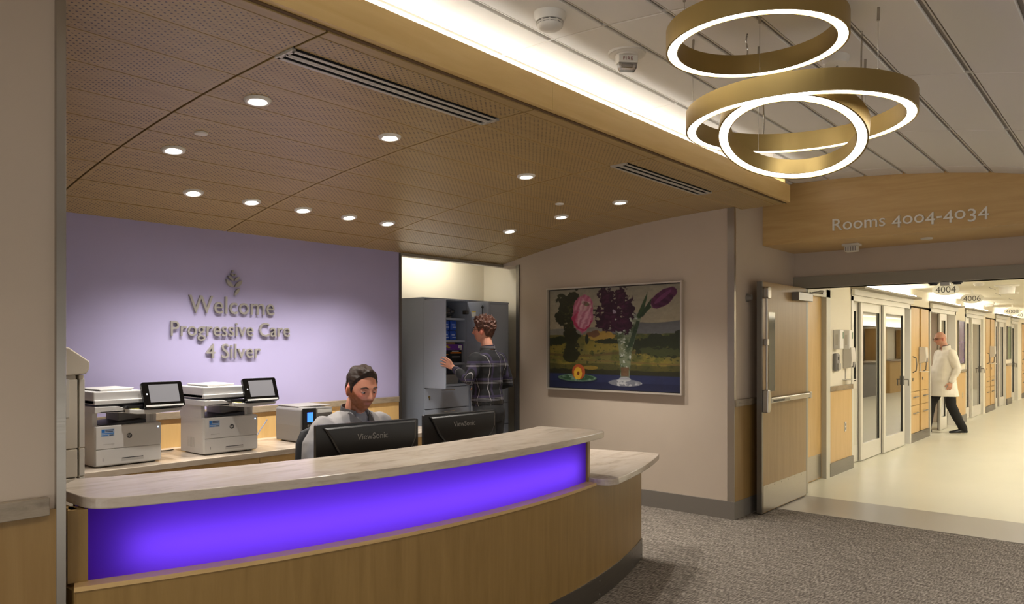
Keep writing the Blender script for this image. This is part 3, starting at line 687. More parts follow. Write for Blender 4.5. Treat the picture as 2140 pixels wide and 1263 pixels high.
# ------------------------------------------------------------------ multifunction printers
PANELB = M('printer_screen', (92,90,92), .25, emit=(190,188,192), estr=0.10)
PWHITE = M('printer_white', (200,198,196), .42); PWHITE2 = M('printer_grey_white', (178,175,172), .45)
STICK = M('sticker_pale_blue', (150,170,196), .4); STICKB = M('sticker_blue', (30,110,190), .4); INK = M('dark_print', (40,50,80), .5); NOTE = M('yellow_note', (220,214,120), .6)
def printer(loc, lab, paper):
    t = thing('multifunction_printer', lab, 'printer', loc, 0, 'printers on the back counter')
    w, d = 0.42, 0.36
    MB().prism(rrect(0, w, 0, d, .02, 4), 0.008, 0.265).build('body', PWHITE, t, bevel=.004)
    for x in (.03, w-.07): B(x, x+.04, .03, d-.03, 0, .012).build('foot', PWHITE2, t)
    fd = MB().prism([(.004,.118),(w-.004,.118),(w-.004,.262),(.004,.262)], -.006, .002, axis='y').build('front_door', PWHITE, t, bevel=.003)
    dr = MB().prism([(.004,.014),(w-.004,.014),(w-.004,.114),(.004,.114)], -.006, .002, axis='y').build('paper_drawer', PWHITE, t, bevel=.003)
    B(.16, .30, -.0065, .004, .03, .052).build('drawer_grip', PWHITE2, dr)
    B(.163, .297, -.0068, -.006, .047, .052).build('drawer_grip_shadow', DGREY, dr)
    B(.05, .115, -.0072, -.005, .145, .150).build('door_grip', PWHITE2, fd)
    B(.045,.047,-.0072,-.005,.04,.06).build('level_gauge', DGREY, dr)
    # neck: left wall, rear right block, sunken output tray
    B(.0, .028, .04, d, .262, .352).build('neck_wall', PWHITE, t, bevel=.002)
    B(.20, w-.012, .14, d-.01, .262, .352).build('neck_block', PWHITE2, t, bevel=.003)
    B(.34, w-.012, .05, .14, .262, .345).build('neck_block', PWHITE, t, bevel=.002)
    B(.365, w-.03, .046, .052, .268, .34).build('side_cover', PWHITE2, t, bevel=.002)
    MB().prism([(.05,.2655),(.05,.269),(.33,.29),(.33,.2655)], .03, d-.02, axis='y').build('output_tray', DGREY, t)
    # scanner deck sweeping down to the screen
    prof = [(-.012,.352),(.12,.350),(.20,.338),(.30,.334),(.52,.344),(.535,.352),(.535,.362),(.42,.360),(.30,.358),(.20,.368),(.13,.388),(-.012,.392)]
    MB().prism(prof, -.03, d, axis='y').build('scanner_deck', PWHITE, t, bevel=.003)
    MB().prism([(.16,.380),(.21,.370),(.30,.362),(.52,.364),(.52,.372),(.2,.388),(.16,.392)], -.08, .12, axis='y').build('control_deck', BLACKP, t); MB().prism([(.17,.345),(.22,.336),(.30,.334),(.50,.342),(.515,.352),(.515,.362),(.30,.360),(.2,.368),(.17,.372)], -.10, -.03, axis='y').build('deck_front', PWHITE, t, bevel=.004)
    B(.0, .41, -.015, d-.01, .392, .404).build('scanner_gap', BLACKP, t)
    MB().prism([(-.008,.404),(.428,.404),(.428,.438),(.33,.470),(.30,.486),(-.008,.486)][:], .0, d, axis='y').build('feeder_lid', PWHITE, t, bevel=.006)
    B(-.008, .40, -.016, d, .404, .432).build('scanner_lid', PWHITE, t, bevel=.004)
    MB().prism([(.05,.486),(.24,.486),(.26,.504),(.04,.500)], .04, d-.02, axis='y').build('feeder_cover', PWHITE, t, bevel=.004)
    if paper:
        MB().prism([(.22,.440),(.40,.462),(.40,.465),(.22,.443)], .02, .24, axis='y').build('paper_sheet', M('paper_white', (236,234,236), .6), t)
    B(.18, .235, -.095, -.07, .366, .373).build('sticky_note', NOTE, t)
    # tilted touchscreen
    Mx = Matrix.Translation((.395, -.115, .372)) @ Matrix.Rotation(math.radians(-20), 4, 'X')
    sc = MB().prism(rrect(-.135,.135,0,.178,.014,4), -.004, .022, axis='y').xform(Mx).build('touchscreen', BLACKG, t, bevel=.002)
    MB().box(-.092,.104,-.0055,-.003,.036,.158).xform(Mx).build('display', PANELB, sc)
    MB().box(-.125,.125,-.0058,-.003,.006,.018).xform(Mx).build('label_strip', M('silver_strip', (200,198,194), .4) if 'silver_strip' not in bpy.data.materials else bpy.data.materials['silver_strip'], sc)
    MB().box(-.112,-.106,-.0058,-.003,.09,.098).xform(Mx).build('indicator', emis('white_led', (255,255,255), 2.0) if 'white_led' not in bpy.data.materials else bpy.data.materials['white_led'], sc)
    B(.02,.44,-.03,-.018,.352,.36).build('deck_lip', PWHITE, t)
    # logo disc, sticker, power light
    lg = MB().lathe([(0,0),(.0165,0),(.0165,.003),(0,.003)], 28, cap=False).xform(Matrix.Translation((.208,-.006,.192)) @ Matrix.Rotation(PI/2, 4, 'X')).build('logo_disc', DGREY, t)
    lettering(t, 'hp', .026, .0004, PWHITE, (.193,-.0094,.187), (.98,0,.0), (.18,0,.98), joined='logo_lettering', world=False, xs=.95)
    st = B(.035,.115,-.0072,-.006,.198,.246).build('sticker', STICK, t)
    B(.038,.056,-.0078,-.0072,.224,.243).build('sticker_mark', STICKB, st)
    for k, (x0, x1, z) in enumerate(((.060,.112,.239),(.060,.106,.230),(.040,.112,.218),(.040,.075,.206),(.084,.108,.206))):
        B(x0, x1, -.0078, -.0072, z-.003, z+.002).build('sticker_line', INK if k in (0,1,4) else STICKB, st)
    MB().cyl((.395,-.0062,.236),(.395,-.008,.236),.005,12).build('power_light', emis('blue_white_led', (190,215,255), 0.8) if 'blue_white_led' not in bpy.data.materials else bpy.data.materials['blue_white_led'], fd)
    for k in range(6): B(-.0012,.001,.14+.018*k,.146+.018*k,.05,.12).build('vent_slot', PWHITE2, t)
    return t
printer((1.912, 5.12, .81), 'white multifunction printer with tilted touchscreen, next to the tall copier', False)
printer((2.632, 5.12, .81), 'white multifunction printer with paper in its feeder, beside the label printer', True)
# label printer
t = thing('label_printer', 'grey box label printer with blue display behind the seated man', 'label printer', (3.45, 5.15, .81))
LPG = M('label_printer_grey', (118,115,112), .42)
MB().prism([(0,0.01),(.30,0.01),(.30,.275),(.02,.285),(0,.265),(-.006,.14)], 0, .36, axis='y').build('body', LPG, t, bevel=.008)
B(.015,.32,.06,.37,.284,.292).build('lid', GREYP, t, bevel=.003)
B(.012,.13,-.018,.004,.015,.278).build('control_panel', BLACKP, t, bevel=.004)
B(.045,.098,-.020,-.017,.17,.245).build('display', M('lcd_blue', (20,40,120), .3, emit=(40,90,230), estr=1.6), t)
for r in range(4):
    for c in range(3): B(.048+c*.018,.060+c*.018,-.021,-.017,.06+r*.024,.076+r*.024).build('key', GREYP, t)
B(.155,.29,-.004,.004,.235,.262).build('label_strip', M('white_label', (215,215,212), .5), t)
B(.15,.295,-.008,.004,.02,.20).build('media_door', DGREY, t, bevel=.003)
MB().cyl((.04,-.0,.03),(.04,-.006,.03),.006,10).build('foot_screw', BLACKP, t)
for x in (.04,.26):
    for y in (.04,.30): B(x-.015,x+.015,y-.015,y+.015,0,.012).build('foot', BLACKP, t)
tag(MB().tube([(3.40,5.56,.98),(3.37,5.56,.94),(3.33,5.55,.90),(3.29,5.54,.85),(3.27,5.53,.816),(3.22,5.50,.8145),(3.15,5.52,.8145)], .004, 8).build('data_cable', M('pale_blue_cable', (110,124,156), .5), smooth=True), 'thin pale cable hanging beside the label printer', 'cable')
tag(MB().tube([(2.34,5.60,.816),(2.40,5.56,.815),(2.50,5.58,.815),(2.58,5.55,.815),(2.63,5.58,.815)], .004, 8).build('power_cable', BLACKP, smooth=True), 'black power cable on the counter between the two printers', 'cable')

# ------------------------------------------------------------------ tall copier tower behind the desk end
t = thing('tall_copier', 'tall off-white copier tower with sloped top beside the lobby wall', 'copier', (1.02, 4.28, 0))
COP = M('copier_cream', (206,196,178), .45)
B(0,.494,.02,.60,.06,1.44).build('body', COP, t, bevel=.006)
MB().prism([(0,1.42),(.0,1.585),(.445,1.585),(.546,1.510),(.546,1.472),(.53,1.445)], -.02, .60, axis='y').build('sloped_cover', COP, t, bevel=.006)
B(.507,.532,.02,.58,.06,1.44).build('side_column', COP, t, bevel=.004)
B(.494,.507,.06,.5,.06,1.40).build('gap', DGREY, t)
zz = [.10,.36,.60,.755,.905,1.055,1.42]
for k in range(6):
    f = B(.004,.492,-.004,.03,zz[k]+.003,zz[k+1]-.003).build('front_door' if k > 4 else 'drawer', COP, t, bevel=.003)
    B(.494,.506,.03,.05,zz[k+1]-.06,zz[k+1]-.01).build('latch', BLACKP, t)
for k in range(6): B(.507,.533,.012,.03,zz[k]+.003,zz[k+1]-.003).build('side_panel', WHITEP2, t, bevel=.002)
B(.425,.452,-.008,.0,1.22,1.42).build('handle_recess', WHITEP2, t, bevel=.002)
for x in (.05,.38,.5):
    for y in (.08,.5): MB().cyl((x,y,0),(x,y,.07),.025,10).build('caster', BLACKP, t)

# ------------------------------------------------------------------ welcome sign on the lavender wall
sg = thing('welcome_sign', 'raised pewter letters on the lavender wall reading Welcome Progressive Care 4 Silver', 'wall sign', (3.1, 5.72, 1.5))
WALLX = lambda px: px
def line(text, x0, x1, z, cap):
    size = cap/0.70
    w = text_width(text, size); xs = (x1-x0)/w
    lettering(sg, text, size, 0.010, LETTER, (x0, 5.728, z), (1,0,0), (0,0,1), xs=xs)
line('Welcome', 2.822, 3.575, 1.848, .142)
line('Progressive Care', 2.668, 3.724, 1.666, .117)
line('4 Silver', 2.960, 3.439, 1.489, .117)
# leaf emblem: pairs of slanted leaves, a bud and a stem leaf
def leaf(p0, p1, w, curve=0.0):
    p0, p1 = Vector(p0), Vector(p1); d = p1-p0; n = Vector((-d.y, d.x)).normalized(); pts = []
    for i in range(13):
        t = i/12; pts.append(tuple(p0+d*t+n*(w*math.sin(PI*t)**0.8+curve*math.sin(PI*t))))
    for i in range(11, 0, -1):
        t = i/12; pts.append(tuple(p0+d*t+n*(-w*math.sin(PI*t)**0.8*0.6+curve*math.sin(PI*t))))
    return pts
for p0, p1, w in (((3.184,2.186),(3.190,2.206),.007),((3.196,2.158),(3.172,2.180),.010),((3.201,2.158),(3.214,2.178),-.009),
                  ((3.195,2.122),(3.148,2.158),.013),((3.201,2.122),(3.244,2.154),-.013),((3.194,2.066),(3.130,2.128),.019),((3.202,2.066),(3.270,2.126),-.019),
                  ((3.204,1.998),(3.248,2.058),.016)):
    MB().prism(leaf(p0, p1, w), 5.716, 5.739, axis='y').build('emblem_leaf', LETTER, sg, world=True)
# room number letters on the header, old-style figures
rm = thing('room_range_sign', 'white raised letters on the maple header reading Rooms 4004-4034', 'wall sign', (7.2, 1.65, 2.64))
txt = 'Rooms 4oo4-4o34'
dy = [0]*6+[-.16,0,0,-.16,-.02,-.16,0,-.2,-.16]; ys = [1.0]*6+[.98,1.0,1.0,.98,1,.98,1.0,.98,.98]
sz = .109/.70; w = text_width(txt, sz)
lettering(rm, txt, sz, .008, LETTERW, (7.203, 2.278, 2.648), (0,-1,0), (0,0,1), xs=(2.278-1.03)/w, dy=dy, ysc=ys)
# small devices under the header
t = thing('ceiling_sensor_box', 'small pale square sensor box under the maple header', 'sensor', (7.62, 2.22, 2.566))
B(-.06,.06,-.075,.075,-.022,0).build('base', WHITEP2, t, bevel=.003); B(-.045,.045,-.055,.055,-.075,-.022).build('cover', WHITEP2, t, bevel=.006)
for k in range(5): B(-.047,-.044,-.05+.022*k,-.042+.022*k,-.07,-.03).build('slot', GREYP, t)
t = MB().lathe([(0,-.012),(.045,-.012),(.05,-.005),(.05,.002)], 28, cap=False).build('soffit_disc', WHITEP2, None, smooth=True); t.location = (7.64,1.58,2.566)
tag(t, 'small flat round disc under the maple header', 'ceiling disc')

# ------------------------------------------------------------------ framed painting
pt = thing('framed_painting', 'still life painting of tulips, vase and peach before a landscape, silver frame', 'painting', (6.535, 4.24, 1.66))
PW, PH = 1.63, 1.095
FR = M('champagne_frame', (192,182,168), .34, metal=.4)
for a in ((-PW/2,PW/2,PH/2-.016,PH/2),(-PW/2,PW/2,-PH/2,-PH/2+.016)): B(-.05,.0,a[0],a[1],a[2],a[3]).build('frame_bar', FR, pt)
for a in ((-PW/2,-PW/2+.016),(PW/2-.016,PW/2)): B(-.05,.0,a[0],a[1],-PH/2+.016,PH/2-.016).build('frame_bar', FR, pt)
B(-.014,-.004,-PW/2+.016,PW/2-.016,-PH/2+.016,PH/2-.016).build('liner', BLACKP, pt)
NU, NV = 430, 288
uu, vv = np.meshgrid(np.linspace(0,1,NU), np.linspace(0,1,NV))   # u left->right, v top->bottom
def fbm(sc, seed, oct=3):
    rs = np.random.RandomState(seed); out = np.zeros_like(uu); amp = 1.0; tot = 0
    for o in range(oct):
        n = int(sc*2**o)+2; g = rs.rand(n+1, n+1)
        x = uu*(n-1); y = vv*(n-1); xi = x.astype(int); yi = y.astype(int); fx = x-xi; fy = y-yi
        fx = fx*fx*(3-2*fx); fy = fy*fy*(3-2*fy)
        out += amp*((g[yi,xi]*(1-fx)+g[yi,xi+1]*fx)*(1-fy)+(g[yi+1,xi]*(1-fx)+g[yi+1,xi+1]*fx)*fy); tot += amp; amp *= .55
    return out/tot
img = np.zeros((NV, NU, 3))
def paint(mask, rgb, a=1.0):
    mk = (np.clip(mask, 0, 1)*a)[..., None]; img[:] = img*(1-mk)+np.array(rgb)*mk
sm = lambda d, w=.006: np.clip(.5-d/w, 0, 1)
def ell(cu, cv, ru, rv, ang=0.0, nz=None, na=0.0):
    du = (uu-cu)*1.49; dv = vv-cv; c_, s_ = math.cos(ang), math.sin(ang)
    a = (du*c_+dv*s_)/(ru*1.49); b_ = (-du*s_+dv*c_)/rv
    d = np.sqrt(a*a+b_*b_)-1
    if nz is not None: d = d+na*(nz-.5)
    return sm(d, .06)
def polyu(pts):
    m = np.zeros_like(uu, bool); n = len(pts)
    for i in range(n):
        (x1, y1), (x2, y2) = pts[i], pts[(i+1) % n]
        c_ = ((y1 > vv) != (y2 > vv)) & (uu < (x2-x1)*(vv-y1)/((y2-y1) if y2 != y1 else 1e-9)+x1)
        m ^= c_
    return m.astype(float)
n1, n2, n3, n4 = fbm(4,1,5), fbm(12,2,4), fbm(44,3,3), fbm(20,4,4)
n1 = np.clip((n1-.5)*1.6+.5, 0, 1); strk = lambda ang, fr, k=6: .5+.5*np.sin((uu*1.49*math.cos(ang)+vv*math.sin(ang))*fr+k*n4)
paint(np.ones_like(uu), (150,142,122)); paint(np.clip(vv/.45,0,1), (182,168,138)); paint(n1, (146,141,125), .25); paint(np.clip((uu-.55)*2,0,1)*np.clip(1-np.abs(vv-.25)*4,0,1), (186,174,146), .35)
paint(sm(.40-.03*np.sin(uu*5)-vv+.03*n1), (128,126,118), .8)
paint(sm((.335+.02*np.cos((uu-.82)*9)+np.clip(.72-uu,0,1)*.5)-vv), (108,108,108))
paint(sm(.455+.02*n1-vv), (112,104,52)); paint(sm(.455-vv)*np.clip((n2-.45)*5,0,1), (72,80,36)); paint(sm(.52-vv)*np.clip((n1-.5)*6,0,1), (136,120,48))
paint(sm(.6+.02*n1-vv)*np.clip((n2-.5)*5,0,1), (96,96,38)); paint(sm(np.abs(vv-.655-.02*np.sin(uu*7))-.012), (92,70,38), .6); paint(sm(np.abs(vv-.70-.05*uu)-.008), (120,92,52), .6)
paint(ell(.43,.47,.12,.045,0,n4,1.2), (176,142,62)); paint(ell(.36,.45,.05,.03,0,n4,1.5), (120,84,56))
paint(np.clip((n3-.62)*8,0,1)*sm(.56-vv), (48,54,24), .8)
for cx, cv, ru, rv in ((.72,.57,.07,.05),(.80,.54,.08,.07),(.88,.53,.08,.075),(.97,.52,.07,.08),(.85,.62,.15,.05),(.97,.62,.08,.06),(.5,.53,.1,.025),(.06,.53,.09,.05)): paint(ell(cx,cv,ru,rv,0,n4,1.6), (40,46,22))
paint(ell(.86,.63,.14,.04,0,n3,1.6), (78,82,40), .7); paint(ell(.31,.51,.014,.05,0,n4,.8), (36,42,22))
for cx, cv, ru, rv in ((.13,.15,.07,.09),(.20,.10,.06,.08),(.11,.27,.055,.10),(.17,.30,.06,.16),(.19,.45,.055,.12),(.17,.60,.05,.14),(.22,.66,.05,.07),(.20,.20,.08,.10)): paint(ell(cx,cv,ru,rv,0,n4,1.7), (46,46,24))
paint(ell(.17,.25,.09,.2,0,n3,2.4)*np.clip((n3-.5)*5,0,1), (92,88,44), .7)
paint(sm(.74+.03*n1-vv), (60,58,26), .65); paint(sm(.785+.05*n2-vv), (34,34,18), .8); paint(ell(.34,.79,.06,.02), (168,134,52), .7)
paint(sm(.855-vv), (38,44,78)); paint(sm(.93-vv), (28,32,60), .7)
paint(ell(.23,.905,.165,.045), (24,28,48), .8); paint(ell(.23,.895,.158,.038), (84,112,88)); paint(ell(.23,.892,.135,.028), (48,78,52)); paint(np.clip((n3-.55)*6,0,1)*ell(.23,.895,.15,.034), (140,160,140), .7)
paint(ell(.243,.835,.053,.078), (178,84,44)); paint(ell(.238,.845,.034,.062,0,n4,.5), (226,176,56)); paint(ell(.24,.85,.010,.02), (120,60,30))
vase = polyu([(.525,.31),(.73,.27),(.655,.62),(.638,.88),(.572,.88),(.56,.62)])
paint(vase, (126,136,112), .8); paint(vase*np.clip((n4-.45)*5,0,1), (60,76,46), .8); paint(vase*np.clip((n3-.6)*7,0,1), (206,206,196), .8); paint(polyu([(.575,.78),(.635,.78),(.632,.865),(.578,.865)]), (110,74,46), .8)
paint(ell(.605,.93,.125,.034), (150,150,150), .75); paint(ell(.605,.93,.125,.034)*np.clip((n3-.5)*6,0,1), (214,212,208), .7); paint(ell(.604,.895,.045,.022), (190,190,186), .8); paint(ell(.67,.285,.07,.03,-.1), (170,176,168), .5)
paint(polyu([(.69,.30),(.715,.31),(.80,.205),(.79,.195)]), (62,84,44)); paint(polyu([(.69,.29),(.72,.20),(.77,.06),(.765,.12),(.74,.25),(.71,.30)]), (52,74,40)); paint(polyu([(.70,.31),(.76,.19),(.80,.12),(.79,.20),(.74,.29)]), (44,64,36)); paint(polyu([(.36,.205),(.42,.215),(.42,.235),(.36,.225)]), (56,64,40))
paint(polyu([(.62,.60),(.69,.33),(.715,.34),(.66,.58)]), (40,58,34), .85)
for cx, cv, ru, rv in ((.46,.10,.055,.10),(.57,.12,.05,.12),(.50,.24,.10,.13),(.62,.24,.05,.14),(.45,.36,.07,.06),(.56,.37,.08,.08),(.63,.36,.03,.08)): paint(ell(cx,cv,ru,rv,0,n3,1.5), (52,20,38))
paint(ell(.54,.24,.14,.2)*np.clip((n4-.55)*6,0,1)*np.clip(img[...,1:2].squeeze()<46,0,1), (84,32,62), .5); paint(ell(.525,.24,.015,.022,0,n3,2.0), (170,156,170))
for cx, cv, ru, rv, an in ((.46,.12,.03,.08,.2),(.575,.13,.03,.09,-.3),(.49,.27,.06,.05,.5),(.60,.27,.03,.10,.1),(.45,.37,.05,.03,-.2),(.565,.37,.05,.05,.6)): paint(ell(cx,cv,ru,rv,an,n3,1.6)*strk(an+1.2,110,9), (96,40,72), .55)
paint(ell(.275,.25,.085,.19,.15,n4,.35), (206,124,150)); paint(ell(.265,.32,.075,.10,.2,n4,.6), (196,56,98)); paint(ell(.285,.29,.055,.12,.35,n4,.7), (226,158,178)); paint(ell(.29,.17,.055,.05,.3,n4,.9), (222,178,178)); paint(ell(.30,.15,.03,.02,.4,n4,.9), (120,120,88)); paint(ell(.235,.16,.02,.06,.5,n4,.6), (214,130,152)); paint(ell(.275,.25,.085,.19,.15,n4,.35)*strk(.5,120,7), (150,52,84), .45); paint(ell(.25,.22,.03,.15,.25,n4,.5)*strk(.3,70,5), (240,196,206), .5); paint(ell(.30,.30,.03,.12,.45,n4,.5)*strk(.6,80,5), (238,190,202), .45)
paint(ell(.88,.125,.098,.072,-.5,n4,.25), (80,28,62)); paint(ell(.875,.115,.07,.022,-.6,n4,.4), (132,66,112), .7); paint(ell(.90,.15,.06,.03,-.5,n4,.4), (60,20,48), .8); paint(ell(.88,.125,.098,.072,-.5,n4,.25)*strk(-1.0,90,4), (120,56,98), .4)
img *= (0.93+0.14*n3)[..., None]
mb = MB()
y0, y1, z0, z1 = PW/2-.024, -PW/2+.024, PH/2-.024, -PH/2+.024
mb.v = [(-.0155, y0+(y1-y0)*u, z0+(z1-z0)*v) for v in np.linspace(0,1,NV) for u in np.linspace(0,1,NU)]
mb.f = [(j*NU+i, (j+1)*NU+i, (j+1)*NU+i+1, j*NU+i+1) for j in range(NV-1) for i in range(NU-1)]
mb.m = [0]*len(mb.f)
def set_col(me, rgb255):
    c = np.clip(np.asarray(rgb255, float)/255.0, 0, 1); l = np.where(c <= .04045, c/12.92, ((c+.055)/1.055)**2.4)
    at = me.color_attributes.new('Col', 'FLOAT_COLOR', 'POINT'); at.data.foreach_set('color', np.concatenate([l, np.ones((len(l),1))], 1).astype(np.float32).ravel())
cv = mb.build('canvas', vcol_mat('painted_canvas', .45, bump=.1), pt)
set_col(cv.data, img.reshape(-1,3)*.86)

# ------------------------------------------------------------------ open entrance door leaf
t = thing('open_door_leaf', 'open maple entrance door with push bar and steel kick plate', 'door', (6.87, 2.80, 0))
B(.0,1.17,.0,.045,.012,.95+1.24).build('slab', DOORW, t)
B(-.004,.018,-.002,.047,.012,2.19).build('edge_plate', STEELD, t)
B(.03,1.165,-.004,0,.02,.268).build('kick_plate', STEEL, t)
lt = B(.137,.325,-.003,.05,1.137,1.92).build('vision_panel_frame', DOORW, t)
B(.15,.312,-.0045,-.002,1.15,1.908).build('glass', M('dark_vision_glass', (26,26,22), .08), t)
lg = MB().prism([(.012,.958),(.07,.958),(.098,1.0),(.10,1.06),(.098,1.12),(.07,1.174),(.02,1.174)], -.055, 0, axis='y').build('latch_housing', STEEL, t, bevel=.008)
pb = B(.09,1.14,-.06,-.022,1.045,1.095).build('push_bar', STEEL, t, bevel=.006)
B(.12,.55,-.063,-.058,1.052,1.080).build('push_pad', STEELD, pb, bevel=.002); B(.14,.40,-.066,-.062,1.056,1.074).build('sticker', BLACKP, pb)
B(1.12,1.175,-.065,0,1.035,1.105).build('end_bracket', STEEL, t, bevel=.006)
MB().cyl((.055,-.025,1.16),(.055,-.025,2.12),.0095,12).build('vertical_rod', STEEL, t, smooth=True)
for z in (1.62,): B(.035,.08,-.04,0,z-.03,z+.03).build('rod_guide', STEEL, t, bevel=.005)
MB().prism(rrect(.03,.11,2.03,2.14,.02,4), -.05, 0, axis='y').build('top_latch', STEEL, t, bevel=.006)
B(.76,1.17,-.075,0,2.045,2.13).build('door_closer', STEELD, t, bevel=.004)
MB().tube([(1.15,-.05,2.135),(1.42,-.09,2.165),(1.62,-.02,2.168)], .010, 8).build('closer_arm', STEELD, t); MB().tube([(1.13,-.06,2.14),(1.35,-.03,2.15),(1.62,-.02,2.16)], .008, 8).build('closer_arm', STEELD, t)
B(1.58,1.66,-.04,.0,2.15,2.19).build('arm_bracket', STEELD, t)
for k in range(6): MB().cyl((.12+.18*k,-.003,.25),(.12+.18*k,-.007,.25),.005,8).build('screw', STEEL, t)
t = thing('wall_door_holder', 'dark round door holder on the wall behind the open door top', 'door holder', (6.84, 2.93, 2.04)); MB().lathe([(0,.05),(.025,.048),(.03,.02),(.04,.0)], 20, cap=False).xform(Matrix.Rotation(PI/2,4,'X')).build('magnet', TRIMG, t, smooth=True); B(-.03,.03,-.004,.004,-.04,.04).build('plate', TRIMG, t, bevel=.003)

# ------------------------------------------------------------------ grey storage cabinets in the alcove
def grey_cabinet(x0, w, label):
    return thing('storage_cabinet', label, 'cabinet', (x0, 5.75, 0), 0, 'grey storage cabinets in the alcove'), w
t, w = grey_cabinet(5.32, .655, 'grey steel storage cabinet with both doors open')
H_, D_ = 2.07, .46
for a in ((0,.016,0,D_,.06,H_),(w-.016,w,0,D_,.06,H_)): B(*a).build('side_panel', CABG, t)
B(.016,w-.016,D_-.012,D_,.06,H_).build('back_panel', CABIN, t)
B(-.004,w+.004,-.004,D_,H_,H_+.018).build('top_panel', CABG, t)
B(.016,w-.016,0.004,D_-.012,.06,1.15).build('lower_carcass', CABIN, t)
B(.01,w-.01,.03,D_,0,.06).build('plinth', CABIN, t)
for z in (1.40,1.646,1.885): B(.016,w-.016,.03,D_-.012,z-.022,z).build('shelf', CABG, t)
B(.016,w-.016,.0,D_-.012,1.15,1.172).build('compartment_floor', CABG, t)
for i, (z0, z1) in enumerate(((.925,1.143),(.675,.917),(.37,.667),(.07,.362))):
    d = B(.006,w-.006,-.016,.004,z0,z1).build('drawer', CABG, t, bevel=.003)
    MB().tube([(w*.5-.08,-.016,z1-.028),(w*.5-.075,-.045,z1-.026),(w*.5+.075,-.045,z1-.026),(w*.5+.08,-.016,z1-.028)], .006, 8).build('handle', CHROME, d)
    if i == 0: MB().cyl((.06,-.017,z1-.09),(.06,-.026,z1-.09),.011,12).build('lock', BRASS, d); B(.056,.064,-.028,-.024,z1-.125,z1-.09).build('key', BRASS, d)
dL = B(-.001,.017,-.315,-.002,1.15,2.06).build('door', CABG, t, bevel=.003)
dR = B(w-.017,w+.001,-.315,-.002,1.15,2.06).build('door', CABG, t, bevel=.003)
B(w-.0185,w-.017,-.14,-.08,1.90,1.955).build('notice', M('notice_white', (226,222,210), .5), dR); B(w-.019,w-.0185,-.14,-.08,1.95,1.962).build('notice_band', M('notice_yellow', (216,190,70), .5), dR)
MB().cyl((w-.03,-.25,1.75),(w-.03,-.25,2.02),.006,8).build('lock_rod', BLACKP, dR); MB().sphere((w-.03,-.25,2.0),.014,10,8).build('rod_knob', BLACKP, dR)
for z in (1.28,1.95): B(w-.05,w-.012,-.03,.03,z-.02,z+.02).build('hinge', STEELD, t)
t2, w2 = grey_cabinet(5.985, .675, 'grey steel storage cabinet with closed doors next to the alcove wall')
B(0,w2,0,D_,.06,H_).build('body', CABG, t2); B(-.002,w2+.004,-.004,D_,H_,H_+.018).build('top_panel', CABG, t2); B(.01,w2-.01,.03,D_,0,.06).build('plinth', CABIN, t2)
for k in range(2):
    d = B(.02+k*(w2-.04)/2,.018+(k+1)*(w2-.04)/2,-.018,0,1.178,2.055).build('door', CABG, t2, bevel=.003)
for z0, z1 in ((.928,1.172),(.682,.922),(.36,.676),(.07,.354)):
    d = B(.02,w2-.02,-.018,0,z0,z1).build('drawer', CABG, t2, bevel=.003); MB().tube([(w2*.5-.08,-.018,z1-.03),(w2*.5-.075,-.045,z1-.028),(w2*.5+.075,-.045,z1-.028),(w2*.5+.08,-.018,z1-.03)], .006, 8).build('handle', CHROME, d)
# supplies on the open shelves
BAGM = glass('clear_plastic_bag', (150,150,150), .25, .5)
t = thing('plastic_bag', 'clear crumpled plastic bag on the top shelf of the open cabinet', 'plastic bag', (5.76, 5.93, 1.886))
mb = MB().sphere((0,0,.065), (.15,.10,.066), 26, 16)
mb.v = [tuple(Vector(v)*(1+.22*noise.noise(Vector(v)*22))+Vector((0,0,.0))) for v in mb.v]; mb.v = [(x,y,max(z,0.0)) for x,y,z in mb.v]
mb.build('bag', BAGM, t); B(-.09,.09,-.05,.05,.0,.05).build('contents', GREYP, t, bevel=.01)
BLUEP = M('blue_packet', (42,84,190), .35, var=.25, vscale=30); BLUEL = M('packet_white_print', (190,205,235), .4)
for i, (x, z, lab) in enumerate(((5.71,1.647,'blue packet lower left in the open cabinet'),(5.82,1.647,'blue packet lower right in the open cabinet'),(5.715,1.757,'blue packet upper left in the open cabinet'),(5.825,1.757,'blue packet upper right in the open cabinet'))):
    t = thing('blue_packet', lab, 'packet', (x, 5.86, z), 0, 'blue packets on the second shelf')
    MB().loft([[(px, py, zz_) for px, py in rrect(-.05*s_,.05*s_,-.045*s_,.045*s_,.015,3)] for zz_, s_ in ((0,.9),(.02,1.0),(.085,1.0),(.102,.82))]).build('pouch', BLUEP, t, smooth=True)
    B(-.03,.02,-.0475,-.0455,.05,.062).build('print', BLUEL, t); B(-.02,.035,-.0475,-.0455,.025,.033).build('print', BLUEL, t)
def carton(name, x0, x1, z0, z1, y0, mat, lab, marks):
    t = thing(name, lab, 'box', ((x0+x1)/2, y0, z0)); hw = (x1-x0)/2
    B(-hw,hw,0,.26,0,z1-z0).build('carton', mat, t, bevel=.002)
    for a, b_, c, d, mm in marks: B(-hw+2*hw*a,-hw+2*hw*b_,-.0015,0,(z1-z0)*c,(z1-z0)*d).build('print', mm, t)
OR = M('orange_print', (226,130,30), .5); WH = M('white_print', (220,220,215), .5); YG = M('yellow_green_print', (190,170,40), .5)
carton('toner_box', 5.63, 5.93, 1.401, 1.536, 5.80, BLACKP, 'black and orange carton on the third shelf of the open cabinet', [(.42,.97,.74,.84,OR),(.5,.85,.88,.95,WH),(.5,.92,.42,.52,GREYP),(.1,.36,.12,.34,OR),(.15,.32,.62,.70,OR)])
